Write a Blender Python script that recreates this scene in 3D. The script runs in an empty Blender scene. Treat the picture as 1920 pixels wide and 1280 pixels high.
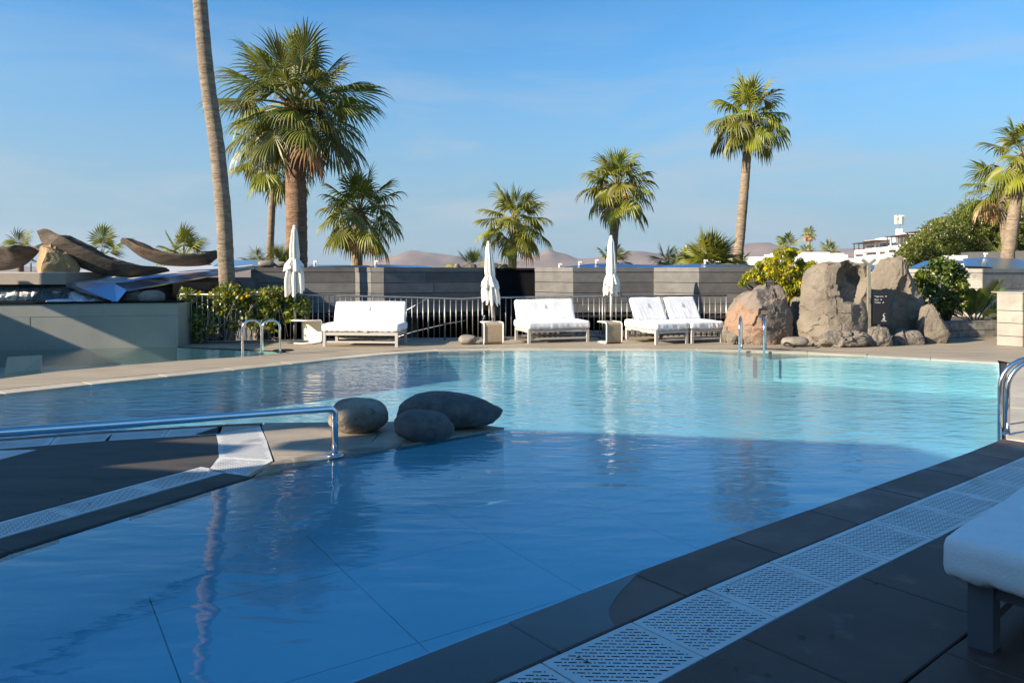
import bpy, bmesh, math, random
from mathutils import Vector, Matrix, noise
from mathutils.geometry import tessellate_polygon
import numpy as np

R_ = math.radians
scene = bpy.context.scene
COL = scene.collection

# ------------------------------------------------------------------ camera, sky, sun, exposure
CAM_H = 1.6
FPX = 1400.0            # focal length in photo pixels (1920 wide)
HY = 505.0              # horizon row in the photo
cam = bpy.data.cameras.new('camera')
cam.sensor_width = 36.0
cam.lens = 36.0 * FPX / 1920.0
cam.shift_y = (HY - 640.0) / 1920.0
cam.clip_start = 0.05
cam.clip_end = 30000.0
camo = bpy.data.objects.new('camera', cam)
COL.objects.link(camo)
camo.location = (0, 0, CAM_H)
camo.rotation_euler = (R_(90), 0, 0)
scene.camera = camo

SUN_EL = 24.0
SUN_AZ = 26.0           # light travels towards +X, turned this far towards +Y
dh = Vector((math.cos(R_(SUN_AZ)), math.sin(R_(SUN_AZ)), 0))
ldir = Vector((dh.x * math.cos(R_(SUN_EL)), dh.y * math.cos(R_(SUN_EL)), -math.sin(R_(SUN_EL))))
sun = bpy.data.lights.new('sun', 'SUN')
sun.energy = 5.0
sun.angle = R_(0.5)
sun.color = (1.0, 0.86, 0.67)
suno = bpy.data.objects.new('sun', sun)
COL.objects.link(suno)
suno.location = (-30, -12, 20)
suno.rotation_euler = ldir.to_track_quat('-Z', 'Y').to_euler()

world = bpy.data.worlds.new('World')
scene.world = world
world.use_nodes = True
wn, wl = world.node_tree.nodes, world.node_tree.links
wn.clear()
w_out = wn.new('ShaderNodeOutputWorld')
w_bg = wn.new('ShaderNodeBackground')
w_bg.inputs['Strength'].default_value = 0.11
w_sky = wn.new('ShaderNodeTexSky')
w_sky.sky_type = 'NISHITA'
w_sky.sun_disc = False
w_sky.sun_elevation = R_(SUN_EL)
w_sky.sun_rotation = math.atan2(-dh.x, -dh.y)   # compass bearing of the sun from +Y
w_sky.altitude = 50
w_sky.air_density = 1.0
w_sky.dust_density = 0.45
w_sky.ozone_density = 2.6
w_hsv = wn.new('ShaderNodeHueSaturation')
w_hsv.inputs['Saturation'].default_value = 1.15
w_hsv.inputs['Value'].default_value = 1.0
w_tint = wn.new('ShaderNodeMix'); w_tint.data_type = 'RGBA'; w_tint.blend_type = 'MULTIPLY'
w_tint.inputs['Factor'].default_value = 1.0
w_tint.inputs[7].default_value = (.58, .79, .90, 1)
wl.new(w_sky.outputs[0], w_tint.inputs[6])
wl.new(w_tint.outputs[2], w_hsv.inputs['Color'])
w_tc = wn.new('ShaderNodeTexCoord')
w_sep = wn.new('ShaderNodeSeparateXYZ')
wl.new(w_tc.outputs['Generated'], w_sep.inputs[0])
w_map = wn.new('ShaderNodeMapping')
w_map.inputs['Scale'].default_value = (1.5, 1.5, 9.0)
w_map.inputs['Rotation'].default_value = (0, R_(-7), R_(20))
wl.new(w_tc.outputs['Generated'], w_map.inputs[0])
w_no = wn.new('ShaderNodeTexNoise')
w_no.inputs['Scale'].default_value = 1.3
w_no.inputs['Detail'].default_value = 8
w_no.inputs['Roughness'].default_value = 0.6
w_no.inputs['Distortion'].default_value = 0.5
wl.new(w_map.outputs[0], w_no.inputs['Vector'])
w_rmp = wn.new('ShaderNodeMapRange')
w_rmp.inputs['From Min'].default_value = 0.47
w_rmp.inputs['From Max'].default_value = 0.72
w_rmp.inputs['To Max'].default_value = 0.8
wl.new(w_no.outputs['Fac'], w_rmp.inputs['Value'])
w_hz = wn.new('ShaderNodeMapRange')               # thin cirrus lives in the lower sky
w_hz.inputs['From Min'].default_value = 0.36
w_hz.inputs['From Max'].default_value = 0.16
wl.new(w_sep.outputs['Z'], w_hz.inputs['Value'])
w_mul = wn.new('ShaderNodeMath'); w_mul.operation = 'MULTIPLY'
wl.new(w_rmp.outputs[0], w_mul.inputs[0]); wl.new(w_hz.outputs[0], w_mul.inputs[1])
w_mix = wn.new('ShaderNodeMix'); w_mix.data_type = 'RGBA'
wl.new(w_mul.outputs[0], w_mix.inputs['Factor'])
w_mix.inputs[7].default_value = (2.15, 2.6, 3.0, 1)
w_band = wn.new('ShaderNodeMapRange'); w_band.interpolation_type = 'SMOOTHERSTEP'   # pale blue air towards the horizon
w_band.inputs['From Min'].default_value = 0.40; w_band.inputs['From Max'].default_value = -0.02
w_band.inputs['To Max'].default_value = 0.9
wl.new(w_sep.outputs['Z'], w_band.inputs['Value'])
w_mix2 = wn.new('ShaderNodeMix'); w_mix2.data_type = 'RGBA'
wl.new(w_band.outputs[0], w_mix2.inputs['Factor'])
wl.new(w_hsv.outputs[0], w_mix2.inputs[6])
w_mix2.inputs[7].default_value = (1.30, 1.98, 2.56, 1)
wl.new(w_mix2.outputs[2], w_mix.inputs[6])
wl.new(w_mix.outputs[2], w_bg.inputs['Color'])
wl.new(w_bg.outputs[0], w_out.inputs['Surface'])

scene.view_settings.view_transform = 'Standard'
scene.view_settings.look = 'None'
scene.view_settings.exposure = 1.08
scene.view_settings.gamma = 1.0
scene.view_settings.use_curve_mapping = False
scene.render.engine = 'CYCLES'
scene.cycles.max_bounces = 8
scene.cycles.transparent_max_bounces = 12
scene.cycles.use_denoising = True
scene.cycles.caustics_reflective = False
scene.cycles.caustics_refractive = False

# ------------------------------------------------------------------ layout helpers
def at(px, py, Y):
    return Vector(((px - 960) / FPX * Y, Y, CAM_H - (py - HY) / FPX * Y))
def gp(px, py, z=0.0):
    return at(px, py, FPX * (CAM_H - z) / (py - HY))
def xat(px, Y):
    return (px - 960) / FPX * Y

def wloc(o):
    v = Vector((0, 0, 0))
    while o is not None:
        v += o.location
        o = o.parent
    return v

class MB:
    """collects shapes, builds ONE mesh object"""
    def __init__(s):
        s.v = []; s.f = []; s.m = []
    def add(s, vs, fs, mi=0):
        b = len(s.v)
        s.v.extend([tuple(p) for p in vs])
        for f in fs:
            s.f.append(tuple(b + i for i in f)); s.m.append(mi)
    def box(s, c, size, rz=0.0, mi=0, M=None):
        hx, hy, hz = size[0] / 2, size[1] / 2, size[2] / 2
        vs = [Vector((x, y, z)) for x in (-hx, hx) for y in (-hy, hy) for z in (-hz, hz)]
        if M is None:
            M = Matrix.Rotation(rz, 3, 'Z')
        vs = [M @ p + Vector(c) for p in vs]
        s.add(vs, [(0, 1, 3, 2), (4, 6, 7, 5), (0, 4, 5, 1), (2, 3, 7, 6), (0, 2, 6, 4), (1, 5, 7, 3)], mi)
    def bbox(s, x0, x1, y0, y1, z0, z1, mi=0):
        s.box(((x0 + x1) / 2, (y0 + y1) / 2, (z0 + z1) / 2), (abs(x1 - x0), abs(y1 - y0), abs(z1 - z0)), 0, mi)
    def bar(s, a, b, w, h, mi=0):
        a = Vector(a); b = Vector(b); d = b - a
        q = d.to_track_quat('Y', 'Z').to_matrix()
        s.box((a + b) / 2, (w, d.length, h), 0, mi, q)
    def prism(s, pts, z0, z1, mi=0):
        """polygon (list of xy) with thickness"""
        n = len(pts)
        vs = [(p[0], p[1], z1) for p in pts] + [(p[0], p[1], z0) for p in pts]
        tri = tessellate_polygon([[Vector((p[0], p[1], 0)) for p in pts]])
        fs = []
        for t in tri:
            a, b, c = [Vector((pts[i][0], pts[i][1])) for i in t]
            if (b - a).cross(c - a) < 0: t = (t[0], t[2], t[1])
            fs.append(tuple(t)); fs.append((t[0] + n, t[2] + n, t[1] + n))
        for i in range(n):
            j = (i + 1) % n
            fs.append((i, i + n, j + n, j))
        s.add(vs, fs, mi)
    def tube(s, pts, rad, n=8, mi=0, caps=True):
        pts = [Vector(p) for p in pts]
        if not hasattr(rad, '__len__'): rad = [rad] * len(pts)
        rings = []; up = None
        for i, p in enumerate(pts):
            if i == 0: t = pts[1] - p
            elif i == len(pts) - 1: t = p - pts[i - 1]
            else: t = (pts[i + 1] - p).normalized() + (p - pts[i - 1]).normalized()
            t = t.normalized()
            if up is None:
                up = Vector((0, 0, 1)) if abs(t.z) < 0.9 else Vector((0, 1, 0))
            x = t.cross(up).normalized(); y = x.cross(t).normalized(); up = y
            rings.append([p + (x * math.cos(a) + y * math.sin(a)) * rad[i] for a in [2 * math.pi * k / n for k in range(n)]])
        vs = [q for r in rings for q in r]; fs = []
        for i in range(len(pts) - 1):
            for k in range(n):
                a = i * n + k; b = i * n + (k + 1) % n
                fs.append((a, b, b + n, a + n))
        if caps:
            fs.append(tuple(range(n - 1, -1, -1))); fs.append(tuple((len(pts) - 1) * n + k for k in range(n)))
        s.add(vs, fs, mi)
    def lathe(s, prof, n=24, c=(0, 0, 0), mi=0, fn=None):
        """prof list of (r,z); fn(theta,i,r,z)->(r,z)"""
        vs = []; fs = []
        for i, (r, z) in enumerate(prof):
            for k in range(n):
                t = 2 * math.pi * k / n
                rr, zz = (r, z) if fn is None else fn(t, i, r, z)
                vs.append((c[0] + rr * math.cos(t), c[1] + rr * math.sin(t), c[2] + zz))
        for i in range(len(prof) - 1):
            for k in range(n):
                a = i * n + k; b = i * n + (k + 1) % n
                fs.append((a, b, b + n, a + n))
        s.add(vs, fs, mi)
    def build(s, name, mats, parent=None, world=False, smooth=False, loc=None):
        me = bpy.data.meshes.new(name)
        vs = s.v
        if world and parent is not None:
            off = wloc(parent)
            vs = [(p[0] - off.x, p[1] - off.y, p[2] - off.z) for p in vs]
        if world and parent is None and loc is not None:
            vs = [(p[0] - loc[0], p[1] - loc[1], p[2] - loc[2]) for p in vs]
        me.from_pydata(vs, [], s.f)
        if not isinstance(mats, (list, tuple)): mats = [mats]
        for m in mats: me.materials.append(m)
        if len(mats) > 1: me.polygons.foreach_set('material_index', s.m)
        if smooth: me.polygons.foreach_set('use_smooth', [True] * len(me.polygons))
        me.update()
        o = bpy.data.objects.new(name, me)
        COL.objects.link(o)
        if parent is not None: o.parent = parent
        if loc is not None: o.location = loc
        return o

def fix_normals(o):
    bm = bmesh.new(); bm.from_mesh(o.data)
    bmesh.ops.recalc_face_normals(bm, faces=bm.faces)
    bm.to_mesh(o.data); bm.free()
    return o

def tag(o, label=None, cat=None, group=None, kind=None):
    if label: o['label'] = label
    if cat: o['category'] = cat
    if group: o['group'] = group
    if kind: o['kind'] = kind
    return o
def thing(name, loc, label, cat, group=None, rz=0.0):
    o = bpy.data.objects.new(name, None)
    o.empty_display_size = 0.2
    COL.objects.link(o)
    o.location = loc; o.rotation_euler = (0, 0, rz)
    return tag(o, label, cat, group)
def share(name, src, parent, loc=(0, 0, 0), rz=0.0):
    o = bpy.data.objects.new(name, src.data)
    COL.objects.link(o)
    o.parent = parent; o.location = loc; o.rotation_euler = (0, 0, rz)
    return o

def clip_half(poly, p, n):
    """keep the side where (q-p).n <= 0"""
    out = []
    for i in range(len(poly)):
        a = poly[i]; b = poly[(i + 1) % len(poly)]
        da = (a[0] - p[0]) * n[0] + (a[1] - p[1]) * n[1]
        db = (b[0] - p[0]) * n[0] + (b[1] - p[1]) * n[1]
        if da <= 0: out.append(a)
        if (da < 0 < db) or (db < 0 < da):
            t = da / (da - db)
            out.append((a[0] + (b[0] - a[0]) * t, a[1] + (b[1] - a[1]) * t))
    return out
def shrink(poly, g):
    """inset a convex CCW polygon"""
    out = list(poly)
    n = len(poly)
    for i in range(n):
        a = Vector(poly[i][:2]); b = Vector(poly[(i + 1) % n][:2])
        d = b - a
        if d.length < 1e-6: continue
        nr = Vector((d.y, -d.x)).normalized()
        q = a - nr * g
        out = clip_half(out, (q.x, q.y), (nr.x, nr.y))
        if len(out) < 3: return []
    return out

# ------------------------------------------------------------------ materials
def nmat(name):
    m = bpy.data.materials.new(name); m.use_nodes = True
    nt = m.node_tree; nt.nodes.clear()
    return m, nt.nodes, nt.links
def pmat(name, c1, c2=None, scale=4.0, rough=0.6, metal=0.0, bump=0.0, bscale=30.0, bdist=0.01, spec=0.5,
         stretch=(1, 1, 1), rnd=0.0, rough2=None, lo=0.35, hi=0.65, detail=6.0, local=False, c3=None, scale3=1.0, lo3=.55, hi3=.7, sheen=0.0, crack=0.0):
    m, N, L = nmat(name)
    out = N.new('ShaderNodeOutputMaterial'); p = N.new('ShaderNodeBsdfPrincipled')
    L.new(p.outputs[0], out.inputs[0])
    p.inputs['Roughness'].default_value = rough
    p.inputs['Metallic'].default_value = metal
    p.inputs['Specular IOR Level'].default_value = spec
    if sheen: p.inputs['Sheen Weight'].default_value = sheen
    p.inputs['Base Color'].default_value = (*c1, 1)
    if local:
        vec = N.new('ShaderNodeTexCoord').outputs['Object']
    else:
        vec = N.new('ShaderNodeNewGeometry').outputs['Position']
    mp = N.new('ShaderNodeMapping'); mp.inputs['Scale'].default_value = stretch
    L.new(vec, mp.inputs[0]); vec = mp.outputs[0]
    col = None
    if c2 is not None:
        no = N.new('ShaderNodeTexNoise'); no.inputs['Scale'].default_value = scale; no.inputs['Detail'].default_value = detail
        no.inputs['Roughness'].default_value = 0.62
        L.new(vec, no.inputs['Vector'])
        mr = N.new('ShaderNodeMapRange'); mr.inputs['From Min'].default_value = lo; mr.inputs['From Max'].default_value = hi
        L.new(no.outputs['Fac'], mr.inputs['Value'])
        mx = N.new('ShaderNodeMix'); mx.data_type = 'RGBA'
        mx.inputs[6].default_value = (*c1, 1); mx.inputs[7].default_value = (*c2, 1)
        L.new(mr.outputs[0], mx.inputs['Factor'])
        col = mx.outputs[2]
        if rough2 is not None:
            m2 = N.new('ShaderNodeMapRange'); m2.inputs['To Min'].default_value = rough; m2.inputs['To Max'].default_value = rough2
            L.new(mr.outputs[0], m2.inputs['Value']); L.new(m2.outputs[0], p.inputs['Roughness'])
        if c3 is not None:
            n3 = N.new('ShaderNodeTexNoise'); n3.inputs['Scale'].default_value = scale3; n3.inputs['Detail'].default_value = 4
            L.new(vec, n3.inputs['Vector'])
            r3 = N.new('ShaderNodeMapRange'); r3.inputs['From Min'].default_value = lo3; r3.inputs['From Max'].default_value = hi3
            L.new(n3.outputs['Fac'], r3.inputs['Value'])
            x3 = N.new('ShaderNodeMix'); x3.data_type = 'RGBA'; x3.inputs[7].default_value = (*c3, 1)
            L.new(r3.outputs[0], x3.inputs['Factor']); L.new(col, x3.inputs[6]); col = x3.outputs[2]
    if rnd:
        oi = N.new('ShaderNodeObjectInfo')
        mr = N.new('ShaderNodeMapRange'); mr.inputs['To Min'].default_value = 1 - rnd; mr.inputs['To Max'].default_value = 1 + rnd
        L.new(oi.outputs['Random'], mr.inputs['Value'])
        hs = N.new('ShaderNodeHueSaturation')
        L.new(mr.outputs[0], hs.inputs['Value'])
        if col is None: hs.inputs['Color'].default_value = (*c1, 1)
        else: L.new(col, hs.inputs['Color'])
        col = hs.outputs[0]
    if col is not None: L.new(col, p.inputs['Base Color'])
    if bump:
        bn = N.new('ShaderNodeTexNoise'); bn.inputs['Scale'].default_value = bscale; bn.inputs['Detail'].default_value = 8
        bn.inputs['Roughness'].default_value = 0.65
        L.new(vec, bn.inputs['Vector'])
        bp = N.new('ShaderNodeBump'); bp.inputs['Strength'].default_value = bump; bp.inputs['Distance'].default_value = bdist
        L.new(bn.outputs['Fac'], bp.inputs['Height']); L.new(bp.outputs[0], p.inputs['Normal'])
        if crack:
            dn = N.new('ShaderNodeTexNoise'); dn.inputs['Scale'].default_value = 2.5; dn.inputs['Detail'].default_value = 4; L.new(vec, dn.inputs['Vector'])
            ad = N.new('ShaderNodeMix'); ad.data_type = 'VECTOR'; ad.inputs['Factor'].default_value = .35
            L.new(vec, ad.inputs[4]); L.new(dn.outputs['Color'], ad.inputs[5])
            vo = N.new('ShaderNodeTexVoronoi'); vo.feature = 'DISTANCE_TO_EDGE'; vo.inputs['Scale'].default_value = crack; L.new(ad.outputs[1], vo.inputs['Vector'])
            vm = N.new('ShaderNodeMapRange'); vm.inputs['From Max'].default_value = .035; L.new(vo.outputs['Distance'], vm.inputs['Value'])
            b2 = N.new('ShaderNodeBump'); b2.inputs['Strength'].default_value = .45; b2.inputs['Distance'].default_value = .02
            L.new(vm.outputs[0], b2.inputs['Height']); L.new(bp.outputs[0], b2.inputs['Normal']); L.new(b2.outputs[0], p.inputs['Normal'])
    return m
def leafmat(name, c1, c2, trans=0.35, rough=0.45, scale=1.5, rnd=0.12, tcol=None, gloss=0.06):
    m, N, L = nmat(name)
    out = N.new('ShaderNodeOutputMaterial')
    geo = N.new('ShaderNodeNewGeometry')
    no = N.new('ShaderNodeTexNoise'); no.inputs['Scale'].default_value = scale; no.inputs['Detail'].default_value = 5
    L.new(geo.outputs['Position'], no.inputs['Vector'])
    mr = N.new('ShaderNodeMapRange'); mr.inputs['From Min'].default_value = .35; mr.inputs['From Max'].default_value = .65
    L.new(no.outputs['Fac'], mr.inputs['Value'])
    mx = N.new('ShaderNodeMix'); mx.data_type = 'RGBA'
    mx.inputs[6].default_value = (*c1, 1); mx.inputs[7].default_value = (*c2, 1)
    L.new(mr.outputs[0], mx.inputs['Factor'])
    oi = N.new('ShaderNodeObjectInfo')
    m3 = N.new('ShaderNodeMapRange'); m3.inputs['To Min'].default_value = 1 - rnd * 2; m3.inputs['To Max'].default_value = 1 + rnd * 2
    L.new(oi.outputs['Random'], m3.inputs['Value'])
    m4 = N.new('ShaderNodeMapRange'); m4.inputs['To Min'].default_value = 0.5 - rnd * .12; m4.inputs['To Max'].default_value = 0.5 + rnd * .12
    L.new(oi.outputs['Random'], m4.inputs['Value'])
    hs = N.new('ShaderNodeHueSaturation'); L.new(m3.outputs[0], hs.inputs['Value']); L.new(m4.outputs[0], hs.inputs['Hue'])
    L.new(mx.outputs[2], hs.inputs['Color'])
    df = N.new('ShaderNodeBsdfDiffuse'); L.new(hs.outputs[0], df.inputs['Color'])
    tr = N.new('ShaderNodeBsdfTranslucent')
    if tcol: tr.inputs['Color'].default_value = (*tcol, 1)
    else: L.new(hs.outputs[0], tr.inputs['Color'])
    ms = N.new('ShaderNodeMixShader'); ms.inputs[0].default_value = trans
    L.new(df.outputs[0], ms.inputs[1]); L.new(tr.outputs[0], ms.inputs[2])
    gl = N.new('ShaderNodeBsdfGlossy'); gl.inputs['Roughness'].default_value = rough; gl.inputs['Color'].default_value = (1, 1, 1, 1)
    m5 = N.new('ShaderNodeMixShader'); m5.inputs[0].default_value = gloss
    L.new(ms.outputs[0], m5.inputs[1]); L.new(gl.outputs[0], m5.inputs[2])
    L.new(m5.outputs[0], out.inputs[0])
    return m

def water_mat(name, tint, amp=1.0):
    """flat water: Fresnel mirror over clear tinted transmission, with wind ripples as bump"""
    m, N, L = nmat(name)
    out = N.new('ShaderNodeOutputMaterial')
    geo = N.new('ShaderNodeNewGeometry')
    def layer(sc, stretch, dist, strength, prev, rot=0.0, det=3):
        mp = N.new('ShaderNodeMapping'); mp.inputs['Scale'].default_value = stretch; mp.inputs['Rotation'].default_value = (0, 0, rot)
        L.new(geo.outputs['Position'], mp.inputs[0])
        no = N.new('ShaderNodeTexNoise'); no.inputs['Scale'].default_value = sc; no.inputs['Detail'].default_value = det
        no.inputs['Roughness'].default_value = .5; no.inputs['Distortion'].default_value = .3
        L.new(mp.outputs[0], no.inputs['Vector'])
        bp = N.new('ShaderNodeBump'); bp.inputs['Strength'].default_value = 1.0; bp.inputs['Distance'].default_value = dist
        L.new(no.outputs['Fac'], bp.inputs['Height'])
        if prev is not None: L.new(prev, bp.inputs['Normal'])
        return bp.outputs[0], bp
    # ruffled (far, windy) chop fades in with distance from the sheltered near end of the pool
    sep = N.new('ShaderNodeSeparateXYZ'); L.new(geo.outputs['Position'], sep.inputs[0])
    mr = N.new('ShaderNodeMapRange'); mr.interpolation_type = 'SMOOTHSTEP'
    mr.inputs['From Min'].default_value = 4.5; mr.inputs['From Max'].default_value = 9.0
    mr.inputs['To Min'].default_value = 0.0; mr.inputs['To Max'].default_value = 1.0
    L.new(sep.outputs['Y'], mr.inputs['Value'])
    n1, b1 = layer(1.5, (.75, 1.5, 1), .014 * amp, 1, None, R_(8))
    n2, b2 = layer(4.2, (.55, 1.6, 1), .0052 * amp, 1, n1, R_(-7))
    n3, b3 = layer(5.5, (.6, 1.35, 1), .0165 * amp, 1, n2, R_(4), 4)
    n4, b4 = layer(15.0, (.6, 1.3, 1), .0042 * amp, 1, n3, R_(-5), 3)
    m0 = N.new('ShaderNodeMath'); m0.operation = 'MULTIPLY_ADD'
    m0.inputs[1].default_value = 0.96; m0.inputs[2].default_value = 0.04
    L.new(mr.outputs[0], m0.inputs[0]); L.new(m0.outputs[0], b3.inputs['Strength']); L.new(m0.outputs[0], b4.inputs['Strength'])
    m1 = N.new('ShaderNodeMath'); m1.operation = 'MULTIPLY_ADD'; m1.inputs[1].default_value = 0.30; m1.inputs[2].default_value = 0.70
    L.new(mr.outputs[0], m1.inputs[0]); L.new(m1.outputs[0], b1.inputs['Strength']); L.new(m1.outputs[0], b2.inputs['Strength'])
    lw = N.new('ShaderNodeLayerWeight'); lw.inputs['Blend'].default_value = 0.5
    L.new(n4, lw.inputs['Normal'])
    pw = N.new('ShaderNodeMath'); pw.operation = 'POWER'; pw.inputs[1].default_value = 4.2      # Schlick, a little stronger
    L.new(lw.outputs['Facing'], pw.inputs[0])
    fr = N.new('ShaderNodeMath'); fr.operation = 'MULTIPLY_ADD'; fr.inputs[1].default_value = 0.98; fr.inputs[2].default_value = 0.02
    L.new(pw.outputs[0], fr.inputs[0])
    tr = N.new('ShaderNodeBsdfTransparent'); tr.inputs['Color'].default_value = (*tint, 1)
    gl = N.new('ShaderNodeBsdfGlossy'); gl.inputs['Roughness'].default_value = 0.015
    L.new(n4, gl.inputs['Normal'])
    mx = N.new('ShaderNodeMixShader')
    L.new(fr.outputs[0], mx.inputs[0]); L.new(tr.outputs[0], mx.inputs[1]); L.new(gl.outputs[0], mx.inputs[2])
    L.new(mx.outputs[0], out.inputs[0])
    return m

M = {}
M['deck'] = pmat('sandy_deck_stone', (.30, .245, .170), (.37, .31, .225), 1.6, .7, bump=.25, bscale=60, bdist=.004, stretch=(.5, 2.2, 1), c3=(.24, .195, .14), scale3=.8)
M['coping_far'] = pmat('pale_coping_stone', (.40, .345, .26), (.50, .44, .34), 3, .55, bump=.2, bscale=60, bdist=.003, rnd=.1)
M['coping'] = pmat('dark_basalt_coping', (.074, .040, .029), (.112, .064, .047), 2.2, .42, bump=.22, bscale=70, bdist=.003, rnd=.10, rough2=.62, lo=.4, hi=.6)
M['paver'] = pmat('dark_basalt_paver', (.072, .036, .025), (.108, .058, .042), 2.0, .62, bump=.3, bscale=60, bdist=.004, rnd=.07, c3=(.19, .15, .13), scale3=5.0, lo3=.60, hi3=.86)
M['island_slab'] = pmat('dark_sandy_slab', (.050, .042, .035), (.080, .067, .055), 2.0, .7, bump=.35, bscale=50, bdist=.005, c3=(.035, .030, .026), scale3=2.5, lo3=.5, hi3=.7, stretch=(.6, 2, 1))
M['deck_base'] = pmat('drain_bed_concrete', (.03, .028, .027), (.045, .042, .04), 4, .8)
M['grate'] = pmat('white_grate_plastic', (.58, .58, .56), (.66, .66, .64), 3, .45, rnd=.06, c3=(.30, .28, .25), scale3=2.2, lo3=.55, hi3=.80)
M['island_stone'] = pmat('island_stone', (.30, .25, .19), (.40, .34, .26), 2.4, .55, bump=.25, bscale=60, bdist=.004, rnd=.12, c3=(.16, .13, .105), scale3=1.5, lo3=.55, hi3=.75)
M['basin'] = pmat('blue_pool_render', (.42, .64, .68), (.46, .68, .72), 1.2, .5, rnd=.03)
M['grout'] = pmat('blue_grey_grout', (.15, .26, .30), None, rough=.8)
M['spa_basin'] = pmat('spa_pool_render', (.60, .72, .66), (.66, .77, .70), 1.2, .5)
M['water'] = water_mat('pool_water', (.64, .87, .94))
M['spa_water'] = water_mat('spa_water', (.78, .93, .91), .6)
M['wall_panel'] = pmat('volcanic_stone_panel', (.125, .119, .112), (.17, .162, .150), 3.5, .8, bump=.3, bscale=50, bdist=.004, rnd=.22, stretch=(1, 1, 1.6))
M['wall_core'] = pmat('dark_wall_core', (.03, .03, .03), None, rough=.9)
M['black'] = pmat('black_and_shade', (.006, .006, .007), (.010, .010, .011), 3, .85, spec=.1)  # near-black; also holds the deep shade of wall gap and undercroft as colour
M['concrete'] = pmat('weathered_concrete', (.28, .255, .215), (.37, .34, .29), 2.2, .8, bump=.3, bscale=40, bdist=.005, rnd=.06, c3=(.20, .185, .16), scale3=3.2)
M['stained'] = pmat('stained_concrete', (.18, .17, .15), (.42, .40, .36), 7, .8, bump=.3, bscale=40, bdist=.005, stretch=(1, 1, .6))
M['spa_wall'] = pmat('greenish_grey_panel', (.25, .245, .215), (.285, .28, .245), 1.5, .6, bump=.1, bscale=40, bdist=.002, rnd=.035)
M['metal_roof'] = pmat('sky_tinted_metal_roof', (.44, .54, .72), (.50, .60, .76), .7, .26, metal=.97, rnd=.06)  # base tinted blue to stand in for sky reflected in plain metal
M['slab_top'] = pmat('brushed_metal_sheet', (.60, .58, .57), (.66, .64, .62), .8, .5, metal=.35)
M['fascia'] = pmat('bronze_fascia', (.24, .205, .165), (.28, .24, .195), 2, .6)
M['steel'] = pmat('polished_steel', (.72, .72, .72), (.66, .66, .66), 6, .16, metal=1.0, bump=.05, bscale=12, bdist=.002)
M['fence'] = pmat('galvanised_steel', (.34, .33, .31), (.42, .40, .37), 8, .42, metal=.75, rnd=.06)
M['white_metal'] = pmat('white_powder_coat', (.72, .70, .66), (.77, .75, .70), 6, .4)
M['grey_metal'] = pmat('taupe_powder_coat', (.46, .43, .38), (.50, .47, .42), 6, .45)
M['post_metal'] = pmat('olive_grey_metal', (.20, .185, .14), (.25, .23, .18), 6, .55)
M['dark_metal'] = pmat('graphite_metal', (.085, .09, .10), (.10, .105, .115), 6, .45)
M['towel'] = pmat('white_towelling', (.80, .79, .77), (.86, .85, .83), 9, .95, bump=.8, bscale=95, bdist=.006, sheen=.3, spec=.2)
M['canvas'] = pmat('cream_canvas', (.76, .72, .63), (.82, .78, .70), 4, .9, bump=.2, bscale=120, bdist=.002, spec=.2)
M['mesh_tan'] = pmat('tan_woven_mesh', (.36, .27, .165), (.42, .32, .20), 18, .7, bump=.3, bscale=200, bdist=.002)
M['mesh_white'] = pmat('cream_woven_mesh', (.66, .61, .50), (.70, .65, .54), 18, .7, bump=.3, bscale=200, bdist=.002)
M['rubber'] = pmat('umbrella_base_granite', (.075, .072, .07), (.12, .115, .11), 40, .6)
M['ink'] = pmat('grey_print_ink', (.22, .21, .21), None, rough=.8)
M['sign_black'] = pmat('satin_black_panel', (.012, .012, .014), None, rough=.35)
M['sign_white'] = pmat('white_vinyl_lettering', (.55, .55, .53), None, rough=.5)
M['pebble'] = pmat('grey_beach_stone', (.19, .165, .135), (.28, .24, .19), 6, .8, bump=.6, bscale=50, bdist=.006, local=True, c3=(.12, .105, .09), scale3=4)
M['pebble_dark'] = pmat('dark_grey_stone', (.075, .068, .062), (.135, .12, .105), 9, .8, bump=.9, bscale=45, bdist=.010, local=True, c3=(.20, .175, .15), scale3=5, lo3=.60, hi3=.85)
M['pebble_light'] = pmat('pitted_tan_stone', (.35, .30, .225), (.20, .165, .125), 5, .85, bump=1.0, bscale=18, bdist=.035, local=True, c3=(.13, .11, .09), scale3=9, lo3=.60, hi3=.72)
M['rock'] = pmat('brown_basalt', (.165, .138, .104), (.225, .188, .143), 2.6, .85, bump=1.0, bscale=11, bdist=.035, crack=1.5, c3=(.145, .12, .092), scale3=1.5)
M['rock_red'] = pmat('reddish_lava_rock', (.165, .138, .112), (.22, .175, .14), 3.0, .85, bump=1.0, bscale=14, bdist=.03, crack=1.8, c3=(.28, .175, .115), scale3=1.7, lo3=.48, hi3=.62)
M['rock_dark'] = pmat('craggy_dark_rock', (.13, .115, .095), (.24, .205, .165), 6, .9, bump=1.0, bscale=14, bdist=.04, c3=(.30, .20, .14), scale3=3, lo3=.62, hi3=.72)
M['wood_dark'] = pmat('weathered_canoe_wood', (.050, .037, .027), (.125, .092, .065), 4.0, .8, bump=1.0, bscale=16, bdist=.03, stretch=(.45, 1.6, 2.4), c3=(.19, .105, .05), scale3=.9, lo3=.58, hi3=.8)
M['log'] = pmat('tan_timber_block', (.40, .275, .135), (.27, .18, .09), 4, .85, bump=.7, bscale=18, bdist=.02, stretch=(1, 1, .5))
M['bark'] = pmat('palm_bark', (.15, .112, .078), (.36, .275, .19), 4.0, .9, bump=1.0, bscale=8, bdist=.06, stretch=(1.0, 1.0, 4.5), lo=.30, hi=.62)
M['bark_red'] = pmat('reddish_palm_bark', (.15, .085, .05), (.31, .19, .115), 3.4, .9, bump=1.0, bscale=8, bdist=.06, stretch=(1, 1, 4.5), lo=.30, hi=.62)
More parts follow.
